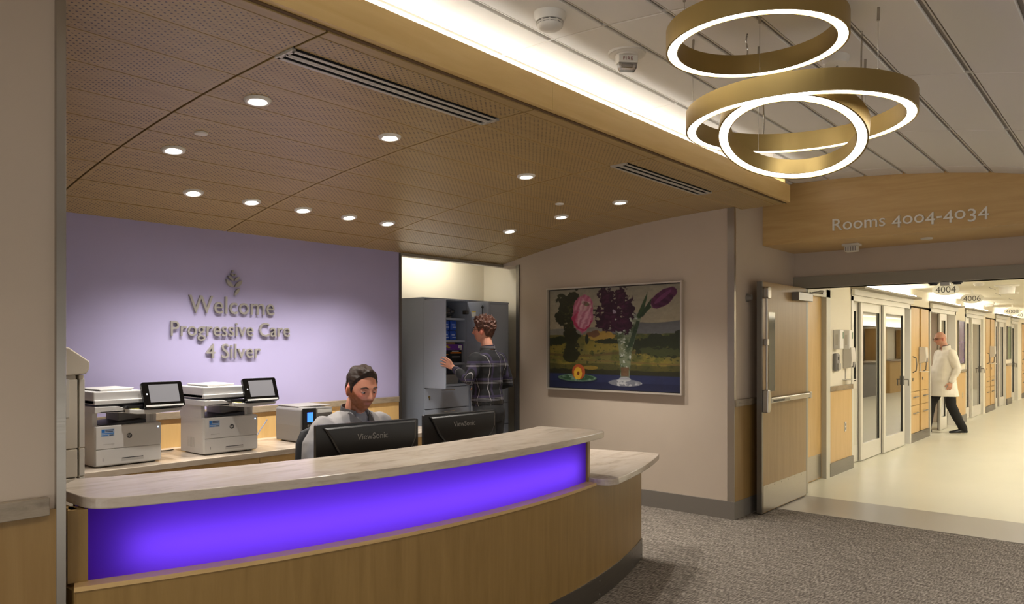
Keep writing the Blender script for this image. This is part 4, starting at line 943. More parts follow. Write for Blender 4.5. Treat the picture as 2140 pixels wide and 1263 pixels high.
carton('purple_box', 5.64, 5.94, 1.537, 1.600, 5.79, M('purple_carton', (104,38,150), .45), 'purple carton with white label, stacked on the black and orange carton', [(.76,.94,.35,.85,WH),(.84,.96,.05,.3,WH),(.12,.25,.5,.8,YG),(.2,.34,.35,.6,YG),(.22,.6,.12,.2,GREYP)])
carton('tan_box', 5.71, 5.86, 1.601, 1.621, 5.83, M('tan_carton', (190,146,84), .6), 'small tan carton lying on top of the purple one', [])
for k in range(6):
    tag(B(5.60+.006*(k%2),5.87+.006*(k%3),5.80,6.03,1.173+.0165*k,1.1885+.0165*k).build('form_pad', M('grey_paper', (140,136,132), .7) if 'grey_paper' not in bpy.data.materials else bpy.data.materials['grey_paper']), ('bottom','second lowest','third lowest','third highest','second highest','topmost')[k]+' grey form pad of the flat stack inside the open cabinet', 'paper pad', 'form pads stacked in the open cabinet')
# slim standing unit squeezed beside the alcove wall
t = thing('slim_floor_stand', 'slim grey and black floor unit between cabinet and painting wall edge', 'floor stand', (6.70, 5.60, 0))
MB().prism([(-.10,0),(.09,0),(.09,1.20),(.04,1.22),(-.10,1.10)], -.012, .012, axis='x').build('side_frame', STEEL, t, bevel=.004)
MB().prism([(-.085,.05),(.085,.05),(.085,1.14),(-.085,1.06)], .012, .07, axis='x').build('black_panel', BLACKG, t)
MB().prism([(-.10,0),(.09,0),(.09,1.20),(.04,1.22),(-.10,1.10)], .07, .085, axis='x').build('side_frame', STEEL, t, bevel=.004)
MB().cyl((-.02,-.09,.75),(-.02,-.12,.75),.012,10).build('knob', STEEL, t)

# ------------------------------------------------------------------ corridor beyond the entrance
struct(B(8.2, 31, -1.0, 6.0, 2.50, 2.58).build('ceiling_corridor', M('corridor_ceiling_white', (216,210,194), .8)), 'white corridor ceiling')
struct(B(31, 31.1, -1, 6, 0, 2.6).build('wall_corridor_end', CREAM))
struct(B(8.06, 31, -1.1, -1.0, 0, 2.6).build('wall_corridor_opposite', CREAM))
struct(B(8.2, 31, 5.9, 6.0, 0, 2.6).build('wall_rooms_back', PAINT))
def cwall(x0, x1, y=3.0, z0=0, z1=2.5, mat=None, n=[0]):
    n[0] += 1
    return struct(B(x0, x1, y, y+.14, z0, z1).build('wall_corridor_%d' % n[0], mat or CREAM))
# wall pieces between the openings, and over them
for x0, x1 in ((8.2,8.55),(9.30,10.27),(16.95,17.95),(20.1,20.42),(23.5,24.42),(25.75,26.62),(29.6,31)):
    cwall(x0, x1)
for x0, x1 in ((8.55,9.30),): cwall(x0, x1, z0=2.25)
for x0, x1 in ((10.27,13.38),(13.38,14.70),(14.70,16.95),(17.95,20.1),(20.42,21.75),(21.75,23.5),(24.42,25.75),(26.62,29.6)): cwall(x0, x1, z0=2.23)
for x in (10.15, 13.4, 14.62, 17.4, 21.0, 24.0, 27.0): struct(B(x, x+.1, 3.42, 5.9, 0, 2.5).build('wall_room_partition', PAINT))
# base, wainscot and rail on plain pieces
for i, (x0, x1) in enumerate(((9.36,10.25),(16.98,17.92),(23.53,24.39))):
    struct(B(x0, x1, 2.985, 3.0, .16, 1.03).build('trim_%d' % (20+3*i), YDOOR)); struct(B(x0-.01, x1+.01, 2.965, 3.0, 0, .165).build('baseboard_corridor_%d' % i, STEELD)); struct(B(x0, x1, 2.965, 3.0, 1.03, 1.09).build('trim_%d' % (21+3*i), RAILM))
# yellow maple door and its frame
for a in ((8.50,8.60,2.25),(9.22,9.36,2.25)): struct(B(a[0],a[1],2.97,3.15,0,a[2]).build('trim_door_jamb', FRAMEC))
struct(B(8.5,9.36,2.97,3.15,2.16,2.27).build('trim_door_head', FRAMEC))
t = thing('maple_room_door', 'closed honey maple door with glass slit in the corridor wall', 'door', (8.60, 3.03, 0))
B(0,.62,0,.045,.01,2.16).build('slab', YDOOR, t); B(.02,.60,-.004,0,.02,.30).build('kick_plate', STEEL, t)
B(.02,.17,-.004,.0,1.12,1.95).build('vision_frame', YDOOR, t); B(.035,.155,-.006,-.003,1.14,1.93).build('glass', M('lit_vision_glass', (220,216,196), .1), t)
# sliding glass door bays
SEAL = M('dark_door_seal', (58,56,50), .6)
def sliding_leaf(par, x0, x1, y, ztop=2.19, solid_low=False, handle=None, seal=True):
    fr = B(x0, x0+.10, y, y+.045, .012, ztop).build('stile', ALUM, par, bevel=.002)
    B(x1-.10, x1, y, y+.045, .012, ztop).build('stile', ALUM, par, bevel=.002)
    B(x0+.10, x1-.10, y, y+.045, ztop-.14, ztop).build('top_rail', ALUM, par, bevel=.002)
    B(x0+.10, x1-.10, y, y+.045, .012, .235).build('bottom_rail', ALUM, par, bevel=.002)
    B(x0+.10, x1-.10, y+.018, y+.024, .235, ztop-.14).build('glass_pane', GLASS, par)
    B(x1-.106, x1-.10, y+.006, y+.018, .235, ztop-.14).build('glazing_bead', SEAL, par)
    if solid_low:
        B(x0+.10, x1-.10, y+.004, y+.040, .235, 1.0).build('lower_panel', FRAMEC, par); B(x0+.10, x1-.10, y, y+.045, 1.0, 1.10).build('mid_rail', ALUM, par, bevel=.002)
    if seal: B(x0-.006, x0, y+.030, y+.045, .012, ztop).build('seal', SEAL, par)
    if handle:
        h = B(handle-.015, handle+.015, y-.012, y, .96, 1.10).build('handle_plate', STEELD, par); MB().tube([(handle,y-.012,1.05),(handle,y-.06,1.05),(handle+.05,y-.06,1.045),(handle+.06,y-.06,.95)], .009, 8).build('lever', STEELD, par)
def canopy(x0, x1, lab):
    t = thing('door_canopy', lab, 'door canopy', (x0, 3.0, 2.23), 0, 'canopies over the corridor glass doors')
    L_ = x1-x0
    B(0, L_, -.05, -.013, .012, .085).build('header_panel', ALUM, t)
    MB().prism([(-.17,.085),(-.17,.115),(0,.13),(0,.085)], 0, L_, axis='x').build('ledge', FRAMEG, t, bevel=.003)
    lf = B(.05, L_-.05, -.10, -.05, .131, .143).build('uplight_strip', CLED, t)
    return t
CLED = emis('corridor_led', (255,248,232), 14.0)
def bay(x0, x1, cuts, lab, canlab, solid=False, hand=None, skip=()):
    t = thing('sliding_glass_door', lab, 'sliding door', (x0, 3.0, 0), 0, 'glass sliding doors along the corridor')
    for a in (0, x1-x0-.07): B(a, a+.07, -.012, .12, 0, 2.23).build('frame_post', ALUM, t)
    B(0, x1-x0, -.012, .12, 2.17, 2.24).build('head_track', ALUM, t)
    n = len(cuts)-1
    for i in range(n):
        if i in skip: continue
        sliding_leaf(t, cuts[i]-x0, cuts[i+1]-x0+.02, .085-.036*(i-n+3) if n == 3 else .07-.04*i, solid_low=(solid and i == 0), handle=(cuts[i+1]-x0-.06) if (hand and i == n-1) else None, seal=i > 0)
    canopy(x0-.02, x1+.0, canlab)
    return t
bay(10.27, 13.38, [10.34, 10.87, 11.87, 13.05], 'three leaf sliding glass door nearest the entrance', 'grey canopy over the nearest sliding glass door', True, True)
bay(14.72, 16.95, [14.79, 15.75, 16.3], 'open sliding glass door where the man in the white coat enters', 'grey canopy over the open doorway of the man in white', False, False, skip=(0,))
bay(17.95, 20.1, [18.02, 18.9, 20.03], 'sliding glass door just beyond the walking man', 'grey canopy over the sliding door beyond the walking man', False, True)
bay(21.77, 23.5, [21.84, 22.7, 23.43], 'sliding glass door past the second pair of tall cabinets', 'grey canopy past the second pair of tall cabinets', False, False)
bay(24.42, 25.75, [24.49, 25.68], 'narrow sliding glass door far down the corridor', 'grey canopy far down the corridor', False, True)
bay(27.98, 29.6, [28.05, 28.8, 29.53], 'farthest sliding glass door of the corridor', 'farthest grey canopy of the corridor', False, False)
# tall maple cabinets
def tall_cab(x0, lab):
    t = thing('tall_cabinet', lab, 'cabinet', (x0, 3.08, 0), 0, 'tall maple cabinets in the corridor')
    B(0,1.28,-.06,.30,.14,2.2).build('carcass', WAINS, t); B(-.01,1.29,-.09,.25,0,.145).build('plinth', STEELD, t)
    for k, xo in enumerate((.03,.70)):
        d = B(xo,xo+.55,-.08,-.06,.83,2.2).build('door', YDOOR, t, bevel=.002)
        MB().tube([(xo+.10,-.08,1.14),(xo+.10,-.13,1.17),(xo+.10,-.14,1.27),(xo+.10,-.13,1.38),(xo+.10,-.08,1.40)], .010, 8).build('handle', STEELD, d, smooth=True); B(xo+.08,xo+.14,-.086,-.08,1.0,1.05).build('lock', STEELD, d)
        for z0, z1 in ((.60,.82),(.15,.59)):
            w_ = B(xo,xo+.55,-.08,-.06,z0,z1).build('drawer', YDOOR, t, bevel=.002); zc = z0+(z1-z0)*.6 if z1 > .7 else .47
            MB().tube([(xo+.14,-.08,zc),(xo+.16,-.11,zc+.006),(xo+.36,-.11,zc+.006),(xo+.38,-.08,zc)], .010, 8).build('handle', STEELD, w_)
    return t
tall_cab(13.40, 'tall maple cabinet with drawers beside the nearest sliding door')
tall_cab(20.45, 'tall maple cabinet with drawers, second along the corridor')
tall_cab(26.65, 'tall maple cabinet with drawers, farthest along the corridor')
def dispenser(x, y, z, lab):
    t = thing('sanitizer_dispenser', lab, 'dispenser', (x, y, z), 0, 'wall dispensers in the corridor')
    MB().prism([(0,0),(-.10,.03),(-.11,.12),(-.10,.27),(0,.28)], -.085, .085, axis='x').build('housing', WHITEP2, t, bevel=.008)
    B(-.03,.03,-.115,-.09,.02,.09).build('push_lever', GREYP, t, bevel=.004); B(-.10,.10,-.12,0,-.14,-.13).build('drip_tray', WHITEP, t)
    B(-.01,.01,-.012,0,-.14,0).build('bracket', WHITEP2, t)
dispenser(10.02, 3.0, 1.29, 'white soap dispenser with drip tray beside the nearest sliding door')
dispenser(14.02, 2.998, 1.28, 'white dispenser on the tall cabinet by the walking man')
dispenser(21.07, 2.998, 1.28, 'white dispenser on the second tall cabinet')
for x, lab in ((9.62,'slim white wall dispenser above the grey phone unit'),(9.99,'slim white wall dispenser above the soap dispenser')):
    t = thing('wall_device', lab, 'dispenser', (x, 3.0, 1.54), 0, 'slim white devices on the corridor wall'); B(-.07,.07,-.085,0,0,.24).build('housing', WHITEP, t, bevel=.012); B(.03,.058,-.0875,-.084,.13,.21).build('window', M('green_window', (70,110,70), .4) if 'green_window' not in bpy.data.materials else bpy.data.materials['green_window'], t); B(-.075,-.068,-.06,-.03,.05,.18).build('side_rib', WHITEP2, t)
t = thing('wall_phone', 'grey wall mounted handset unit next to the door frame', 'handset', (9.60, 3.0, 1.27)); B(-.07,.07,-.05,0,0,.22).build('base', GREYP, t, bevel=.02); B(-.045,.045,-.07,-.045,.02,.10).build('handset', M('grey_light', (160,156,148), .4), t, bevel=.008); B(-.025,.025,-.053,-.049,.14,.18).build('display', BLACKP, t)
t = thing('wall_outlet', 'steel power outlet in the wainscot near the nearest sliding door', 'outlet', (9.98, 2.985, .50)); B(-.035,.035,-.006,0,0,.12).build('plate', WHITEP2, t, bevel=.002); B(-.018,.018,-.008,-.005,.02,.05).build('socket', GREYP, t); B(-.018,.018,-.008,-.005,.07,.10).build('socket', GREYP, t)
t = thing('wall_outlet', 'power outlet in the wainscot right behind the walking man', 'outlet', (17.6, 2.985, .50)); B(-.035,.035,-.006,0,0,.12).build('plate', WHITEP2, t, bevel=.002); B(-.018,.018,-.008,-.005,.02,.05).build('socket', GREYP, t); B(-.018,.018,-.008,-.005,.07,.10).build('socket', GREYP, t)
# pictures on the narrow wall pieces
for x0, x1, rgb, lab in ((17.15,17.80,((96,76,120),(150,110,90)),'narrow framed violet abstract picture behind the walking man'),(23.65,24.3,((96,120,80),(150,150,110)),'narrow framed green picture far down the corridor')):
    t = thing('framed_picture', lab, 'picture', (x0, 3.0, 1.2), 0, 'pictures in the corridor'); w_ = x1-x0
    B(0,w_,-.03,0,0,.02).build('frame_bar', STEELD, t); B(0,w_,-.03,0,.86,.88).build('frame_bar', STEELD, t); B(0,.02,-.03,0,.02,.86).build('frame_bar', STEELD, t); B(w_-.02,w_,-.03,0,.02,.86).build('frame_bar', STEELD, t)
    B(.02,w_-.02,-.018,-.012,.02,.86).build('print', M('print_'+str(rgb[0][0]), rgb[0], .25, var=.5, vscale=6), t)
# hanging oval room signs
SIGNW = M('sign_plaque_pale', (240,238,228), .4); SIGNI = M('sign_numeral', (88,86,78), .5)
for (x, y, z), n, w_ in (((11.7,2.185,2.352),'4004','nearest to the entrance'),((14.3,2.29,2.355),'4006','second from the entrance'),((20.4,2.478,2.35),'4008','third and farther away'),((23.2,2.585,2.35),'4010','farthest and cut by the picture edge')):
    t = thing('room_number_sign', 'pale oval hanging sign reading '+n+', '+w_, 'sign', (x, y, z), 0, 'hanging room number signs')
    MB().prism([(.165*math.cos(a),.082*math.sin(a)) for a in [2*PI*i/36 for i in range(36)]], -.006, .006, axis='x').build('plaque', SIGNW, t)
    B(-.006,.006,-.014,.014,.078,2.5-z).build('stem', SIGNW, t)
    tw = text_width(n, .125); lettering(t, n, .125, .0006, SIGNI, (-.0068, tw/2, -.044), (0,-1,0), (0,0,1), joined='numerals', world=False)
# corridor ceiling devices and grooves
for x, y, lab in ((13.3,2.45,'small grey call light box by the second hanging sign'),(19.0,2.72,'small grey call light box by the third hanging sign'),(10.6,2.35,'small white call light box behind the first hanging sign')):
    t = thing('call_light', lab, 'call light', (x, y, 2.5), 0, 'call light boxes on the corridor ceiling'); B(-.06,.06,-.09,.09,-.03,0).build('base', WHITEP2, t, bevel=.004); B(-.05,.05,-.075,.075,-.09,-.03).build('lens', M('ribbed_lens', (176,170,164), .4) if 'ribbed_lens' not in bpy.data.materials else bpy.data.materials['ribbed_lens'], t, bevel=.008)
t = thing('ceiling_speaker', 'white drum shaped device on the corridor ceiling', 'ceiling device', (13.6, 1.72, 2.5)); MB().lathe([(.16,0),(.15,-.02),(.11,-.025),(.10,-.13),(0,-.135)], 28, cap=False).build('drum', WHITEP, t, smooth=True); MB().lathe([(.165,.0),(.165,-.012)], 28).build('flange', WHITEP, t)
for x, y, lab in ((12.0,1.68,'flat round detector closest to the entrance on the corridor ceiling'),(15.5,1.85,'flat round detector behind the drum shaped ceiling device'),(12.9,1.98,'small round sprinkler plate on the corridor ceiling')):
    t = MB().lathe([(.07,0),(.068,-.02),(.05,-.04),(0,-.042)], 24, cap=False).build('ceiling_detector', WHITEP2, None, smooth=True); t.location = (x,y,2.5); tag(t, lab, 'detector', 'round detectors on the corridor ceiling')
for i, (x, y) in enumerate(((9.7,1.75),(11.3,1.95),(14.3,2.0),(16.0,2.15),(18.0,2.2))):
    t = thing('ceiling_slot_diffuser', 'short dark slot in the corridor ceiling, '+('nearest the entrance','second from the entrance','third from the entrance','fourth from the entrance','farthest from the entrance')[i], 'air vent', (x, y, 2.5), 0, 'short slots in the corridor ceiling'); B(-.32,.32,-.008,.008,-.002,.004).build('slot', DGREY, t); B(-.33,.33,-.014,-.008,-.003,.003).build('flange', WHITEP, t)
# door magnets under the frame head
for y, lab in ((1.62,'dark ribbed door stop under the corridor frame head, nearer the yellow door'),(1.42,'dark ribbed door stop under the corridor frame head, next to sign 4004')):
    t = thing('head_door_stop', lab, 'door stop', (8.12, y, 2.192), 0, 'door stops under the frame head'); MB().lathe([(.045,0),(.045,-.012),(.034,-.016),(.034,-.026),(0,-.026)], 20, cap=False).build('stop', DGREY, t); B(-.06,.06,-.06,.06,-.004,.0).build('plate', STEELD, t)
B_ = thing('strike_cover', 'pale ribbed cover between the two door stops under the frame head', 'cover', (8.12, 1.52, 2.192)); B(-.03,.03,-.04,.04,-.036,0).build('cover', WHITEP2, B_, bevel=.004)
# simple room contents behind the glass
t = thing('room_curtain', 'pale pleated curtain inside the nearest glass room', 'curtain', (12.55, 3.9, 0.1))
mb = MB(); n_ = 60
for i in range(n_+1):
    x = 1.0*i/n_*0.85; y = .05*math.sin(i*.9); mb.v += [(x,y,0),(x,y,2.2),(x,y+.006,0),(x,y+.006,2.2)]
for i in range(n_):
    a = 4*i; mb.f += [(a,a+4,a+5,a+1),(a+2,a+3,a+7,a+6),(a+1,a+5,a+7,a+3),(a,a+2,a+6,a+4)]
mb.m = [0]*len(mb.f); mb.build('fabric', M('curtain_beige', (196,186,164), .8), t); MB().cyl((-.05,0,2.22),(.95,0,2.22),.012,8).build('rail', STEEL, t)
t = thing('room_workstation', 'grey wall workstation with lit blue screen inside the nearest glass room', 'workstation', (11.0, 4.4, 0)); B(-.3,.3,-.2,.2,0,.9).build('cart', GREYP, t, bevel=.02); B(-.25,.25,-.02,.02,1.1,1.5).build('screen_shell', DGREY, t, bevel=.01); B(-.22,.22,-.026,-.02,1.14,1.46).build('screen', emis('blue_screen', (60,130,230), 2.0), t); MB().cyl((0,0,.9),(0,0,1.12),.03,10).build('pole', STEEL, t)
t = thing('room_monitor', 'brown grey flat monitor inside the open doorway', 'monitor', (15.75, 3.75, 1.22)); B(-.45,.45,-.02,.02,0,.45).build('panel', M('monitor_brown', (96,86,66), .4), t, bevel=.008); MB().tube([(0,.02,.2),(0,.5,.2),(0,.5,-1.22)], .03, 8).build('arm', STEELD, t); B(-.45,.45,-.2,.25,-.30,-.25).build('shelf', WHITEP2, t)
t = thing('bedside_cabinet', 'pale low cabinet inside the open doorway', 'cabinet', (15.9, 4.8, 0)); B(-.5,.5,-.25,.25,.05,.85).build('body', WHITEP2, t, bevel=.01); B(-.48,.48,-.262,-.25,.45,.82).build('drawer', WHITEP, t); B(-.48,.48,-.262,-.25,.07,.43).build('door', WHITEP, t)
# corridor ceiling lights (flush troffers)
for x in (9.6, 12.6, 15.8, 19.0, 22.2, 25.4, 28.6):
    t = thing('corridor_troffer', 'flush corridor ceiling light on the far side of the corridor', 'ceiling light', (x, .9, 2.5), 0, 'corridor ceiling lights'); B(-.62,.62,-.31,.31,-.012,.0).build('frame', TRIMW, t); B(-.59,.59,-.28,.28,-.016,-.012).build('diffuser', emis('troffer', (255,248,234), 8.5) if 'troffer' not in bpy.data.materials else bpy.data.materials['troffer'], t)
for x, w_ in ((11.5,.7),(15.5,.7),(19,.6),(22.8,.6),(25.0,.6)):
    t = thing('room_ceiling_light', 'flush ceiling light inside a glass fronted room', 'ceiling light', (x, 4.6, 2.5), 0, 'room ceiling lights'); B(-.5,.5,-.31,.31,-.012,.0).build('frame', TRIMW, t); B(-.47,.47,-.28,.28,-.016,-.012).build('diffuser', bpy.data.materials['troffer'], t)
# opposite corridor side; cabinets and light cove are added to enrich the glass reflections
for i, (x0, x1) in enumerate(((19.6,22.2),(23.2,25.5),(26.6,28.9))):
    t = thing('nurse_counter', 'maple counter on the opposite side of the corridor, seen as reflection', 'counter', (x0, -.7, 0), 0, 'counters opposite the glass doors'); B(0,x1-x0,-.2,.2,0,1.05).build('front', GREYP if i == 1 else YDOOR, t); B(-.03,x1-x0+.03,-.24,.26,1.05,1.09).build('top', SLAB, t)

for i, x in enumerate((18.6, 22.45, 25.7, 29.2)):
    t = thing('reflection_cabinet', 'tall maple cabinet on the opposite corridor side, seen as reflection', 'cabinet', (x, -.75, 0), 0, 'cabinets opposite the glass doors'); B(0,.6,-.2,.2,0,2.1).build('body', WAINS, t); B(.02,.58,.2,.22,.12,2.08).build('door', YDOOR, t)
t = thing('reflection_light_cove', 'long light cove on the opposite side of the corridor, seen as reflection', 'light strip', (19.5, -.9, 2.2)); B(-9,11,-.09,.12,-.02,.0).build('shelf', WHITEP, t); B(-9,11,-.03,.03,.0,.012).build('diffuser', CLED, t)

# ------------------------------------------------------------------ people
def fuse(mb, voxel, smooth=3, fac=0.5):
    """one continuous surface out of overlapping closed shapes"""
    me = bpy.data.meshes.new('tmp'); me.from_pydata(mb.v, [], mb.f)
    bm = bmesh.new(); bm.from_mesh(me); bmesh.ops.recalc_face_normals(bm, faces=bm.faces); bm.to_mesh(me); bm.free()
    o = bpy.data.objects.new('tmp', me); COL.objects.link(o)
    r = o.modifiers.new('r', 'REMESH'); r.mode = 'VOXEL'; r.voxel_size = voxel; r.adaptivity = 0
    if smooth:
        s = o.modifiers.new('s', 'SMOOTH'); s.factor = fac; s.iterations = smooth
    bpy.context.view_layer.update(); dg = bpy.context.evaluated_depsgraph_get()
    out = bpy.data.meshes.new_from_object(o.evaluated_get(dg))
    bpy.data.objects.remove(o); bpy.data.meshes.remove(me)
    out.polygons.foreach_set('use_smooth', [True]*len(out.polygons)); out.materials.clear()
    return out
def vcos(me):
    a = np.empty(len(me.vertices)*3, np.float32); me.vertices.foreach_get('co', a); return a.reshape(-1,3)
def set_vcos(me, a): me.vertices.foreach_set('co', a.astype(np.float32).ravel()); me.update()
def ering(c, rx, ry, n=28, power=2.3):
    out = []
    for i in range(n):
        a = 2*PI*i/n; ca, sa = math.cos(a), math.sin(a)
        out.append((c[0]+rx*math.copysign(abs(ca)**(2/power), ca), c[1]+ry*math.copysign(abs(sa)**(2/power), sa), c[2]))
    return out
def torso(mb, secs): return mb.loft([ering((xc, yc, z), rx, ry) for z, rx, ry, yc, xc in [(s+(0,))[:5] for s in secs]])
def limb(mb, pts, rad, n=16):
    """tapered limb with rounded ends"""
    P = [Vector(p) for p in pts]; q = []; r = []
    d0 = (P[0]-P[1]).normalized(); d1 = (P[-1]-P[-2]).normalized()
    for k in (0.95, 0.6): q.append(P[0]+d0*rad[0]*k); r.append(rad[0]*math.sqrt(1-k*k))
    for i in range(len(P)-1):
        for t in (0, .25, .5, .75):
            q.append(P[i].lerp(P[i+1], t)); s_ = t*t*(3-2*t); r.append(rad[i]*(1-s_)+rad[i+1]*s_)
    q.append(P[-1]); r.append(rad[-1])
    for k in (0.6, 0.95): q.append(P[-1]+d1*rad[-1]*k); r.append(rad[-1]*math.sqrt(1-k*k))
    return mb.tube(q, r, n)
def head_pts(s, U):
    """deform unit directions U (n,3) into a head; face looks along -y"""
    cx, cy, cz = U[:,0], U[:,1], U[:,2]
    x = .074*cx; y = .095*cy; z = .116*cz
    t = np.clip(-cz, 0, 1)
    x = x*(1-.24*t**1.6); front = np.clip(-cy*1.6, 0, 1); front = front*front*(3-2*front)
    y = np.where(cy > 0, y*(1-.40*t**1.3), y*(1-.06*t))
    y = y+np.where(cy > 0, .006*np.clip(cz, 0, 1), 0)
    G = lambda v, c, w: np.exp(-((v-c)/w)**2)
    dy = -.014*G(z,-.100,.020)*G(x,0,.030)
    dy += -.006*G(z,.020,.011)*G(x,0,.050)
    dy += .013*G(z,.000,.013)*G(np.abs(x),.031,.015)
    f = np.clip((.016-z)/.050, 0, 1)*np.clip((z+.047)/.010, 0, 1)
    dy += -.030*f*np.exp(-(x/(.0085+.007*np.clip((.0-z)/.04, 0, 1)))**2)
    dy += -.005*G(z,-.022,.02)*G(np.abs(x),.044,.016)
    dy += -.007*G(z,-.058,.006)*G(x,0,.022)-.007*G(z,-.070,.006)*G(x,0,.020)+.004*G(z,-.064,.0025)*G(x,0,.024)
    y = y+dy*front
    return np.stack([x, y, z], 1)*s
def head(mb, s, Mx):
    nu, nv = 110, 90; b = MB().sphere((0,0,0), 1.0, nu, nv)
    P = head_pts(s, np.array(b.v)); mb.add([Mx @ Vector(p) for p in P], b.f)
    for sg_ in (-1, 1):
        e = MB().sphere((0,0,0), (.010*s,.018*s,.029*s), 14, 12)
        E_ = Matrix.Translation((sg_*.076*s, .010*s, -.010*s)) @ Matrix.Rotation(sg_*.35, 4, 'Z') @ Matrix.Rotation(-.18, 4, 'X')
        mb.add([Mx @ (E_ @ Vector(v)) for v in e.v], e.f)
def hair_mesh(s, Mx, line, thick, seed, freq=(60,60,60), amp=.35):
    """closed cap of hair: line(y)->lowest z, thickness by function"""
    b = MB().sphere((0,0,0), 1.0, 150, 110); P = head_pts(1.0, np.array(b.v)); C = np.array([0,0,0.0])
    Nn = P/np.linalg.norm(P, axis=1)[:,None]
    d = P[:,2]-line(P); mk = np.clip(d/.016, -1, 1)
    th = thick(P)
    nz = np.array([noise.noise(Vector((p[0]*freq[0]+seed, p[1]*freq[1], p[2]*freq[2])))+.5*noise.noise(Vector((p[0]*freq[0]*2.3, p[1]*freq[1]*2.3+seed, p[2]*freq[2]*2.3))) for p in P])
    off = np.where(mk > 0, (th*mk*(1+amp*nz)), .006*mk)
    Q = (P+Nn*off[:,None])*s
    m_ = MB(); m_.add([Mx @ Vector(q) for q in Q], b.f); return m_
def hand(mb, w, d, pn, side, s=1.0, curl=.5, spread=.12):
    """palm and five fingers; w wrist, d pointing direction, pn palm normal, side = direction of the thumb side"""
    w = Vector(w); d = Vector(d).normalized(); pn = Vector(pn); pn = (pn-d*pn.dot(d)).normalized(); sd = d.cross(pn).normalized()
    if sd.dot(Vector(side)) < 0: sd = -sd
    rings = []
    for t, hw, hh in ((-.02,.026,.020),(.02,.030,.017),(.055,.040,.015),(.092,.041,.012)):
        c = w+d*t*s; rings.append([tuple(c+sd*(hw*s*math.cos(a))+pn*(hh*s*math.sin(a))) for a in [2*PI*i/14 for i in range(14)]])
    mb.loft(rings)
    for k, (o, L_) in enumerate(((.030,.072),(.010,.080),(-.011,.075),(-.031,.058))):
        p = w+d*.080*s+sd*o*s; dr = (d+sd*(spread*(1.5-k)*.5)).normalized(); pts = [p]; a = 0
        for seg, fr in enumerate((.45,.32,.23)):
            a += curl*(.6 if seg == 0 else 1.0)*.8
            p = p+(dr*math.cos(a)+pn*math.sin(a))*L_*fr*1.12*s; pts.append(p)
        limb(mb, pts, [.0092*s,.0088*s,.0080*s,.0068*s], 10)
    p = w+d*.025*s+sd*.026*s; dr = (d*.75+sd*.75+pn*.25).normalized(); dr2 = (d*.9+sd*.25+pn*(.3+.3*curl)).normalized()
    limb(mb, [p, p+dr*.040*s, p+dr*.040*s+dr2*.032*s, p+dr*.040*s+dr2*.055*s], [.0125*s,.0105*s,.0095*s,.0078*s], 10)
def foot(mb, ankle, yaw, L_=.27, w=.048, h=.085):
    c_, s_ = math.cos(yaw), math.sin(yaw); f = lambda x, y, z: (ankle[0]+x*c_-y*s_, ankle[1]+x*s_+y*c_, z+ankle[2])
    rings = []
    for t, hw, zt in ((-.26,.030,.05),(-.22,.038,.085),(-.05,.040,.09),(.25,.046,.065),(.50,.050,.045),(.66,.042,.038),(.73,.022,.03)):
        y = -t*L_
        rings.append([f(hw*math.cos(a)*w/.048, y, zt*.5+zt*.5*math.sin(a)) for a in [2*PI*i/14 for i in range(14)]])
    mb.loft(rings)
SKIN = vcol_mat('skin', .5, bump=.15, bscale=250, spec=.35)
def skin_person(name, mb, root, voxel, Mx, s, base, beard=None, lips=(150,84,76), stub=None):
    me = fuse(mb, voxel, 2, .45); P = vcos(me)
    iv = np.array(Mx.inverted()); Q = (np.c_[P, np.ones(len(P))] @ iv.T)[:, :3]/s
    x, y, z = Q.T; inh = (np.abs(x) < .09) & (np.abs(y) < .13) & (z > -.135) & (z < .14)
    col = np.tile(np.array(base, float), (len(P), 1))
    n_ = np.array([noise.noise(Vector(p)*18) for p in P]); col *= (1+.05*n_)[:,None]
    ck = inh*np.exp(-((np.abs(x)-.045)/.02)**2-((z+.022)/.022)**2)*(y < -.03); col += ck[:,None]*np.array([10,-12,-10])
    er = inh*(np.abs(x) > .069)*(np.abs(z+.01) < .035); col += er[:,None]*np.array([12,-14,-12])
    lp = inh*np.exp(-(x/.022)**4-((z+.064)/.009)**2)*(y < -.075); col = col*(1-lp[:,None])+np.array(lips)*lp[:,None]
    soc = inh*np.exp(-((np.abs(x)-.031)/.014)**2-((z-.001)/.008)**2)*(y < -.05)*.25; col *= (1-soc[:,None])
    if beard is not None:
        jaw = np.clip((-.040-z+np.clip((y+.075)/.05, 0, 1)*.055-.010*np.exp(-(x/.030)**2)*0)/.010, 0, 1)*(y < .004)
        mus = np.exp(-((z+.050)/.006)**2)*np.exp(-(x/.026)**4)*(y < -.07)
        bd = np.clip(np.maximum(jaw, mus), 0, 1)*inh*(1-.85*np.exp(-(x/.020)**4-((z+.064)/.0065)**2))*(z > -.125)
        nb = np.array([noise.noise(Vector(p)*70) for p in P]); bd = np.clip(bd*(.86+.25*nb), 0, 1)
        col = col*(1-bd[:,None])+np.array(beard)*bd[:,None]
    set_col(me, col); me.materials.append(SKIN)
    me.name = name
    return link(me, name, root)
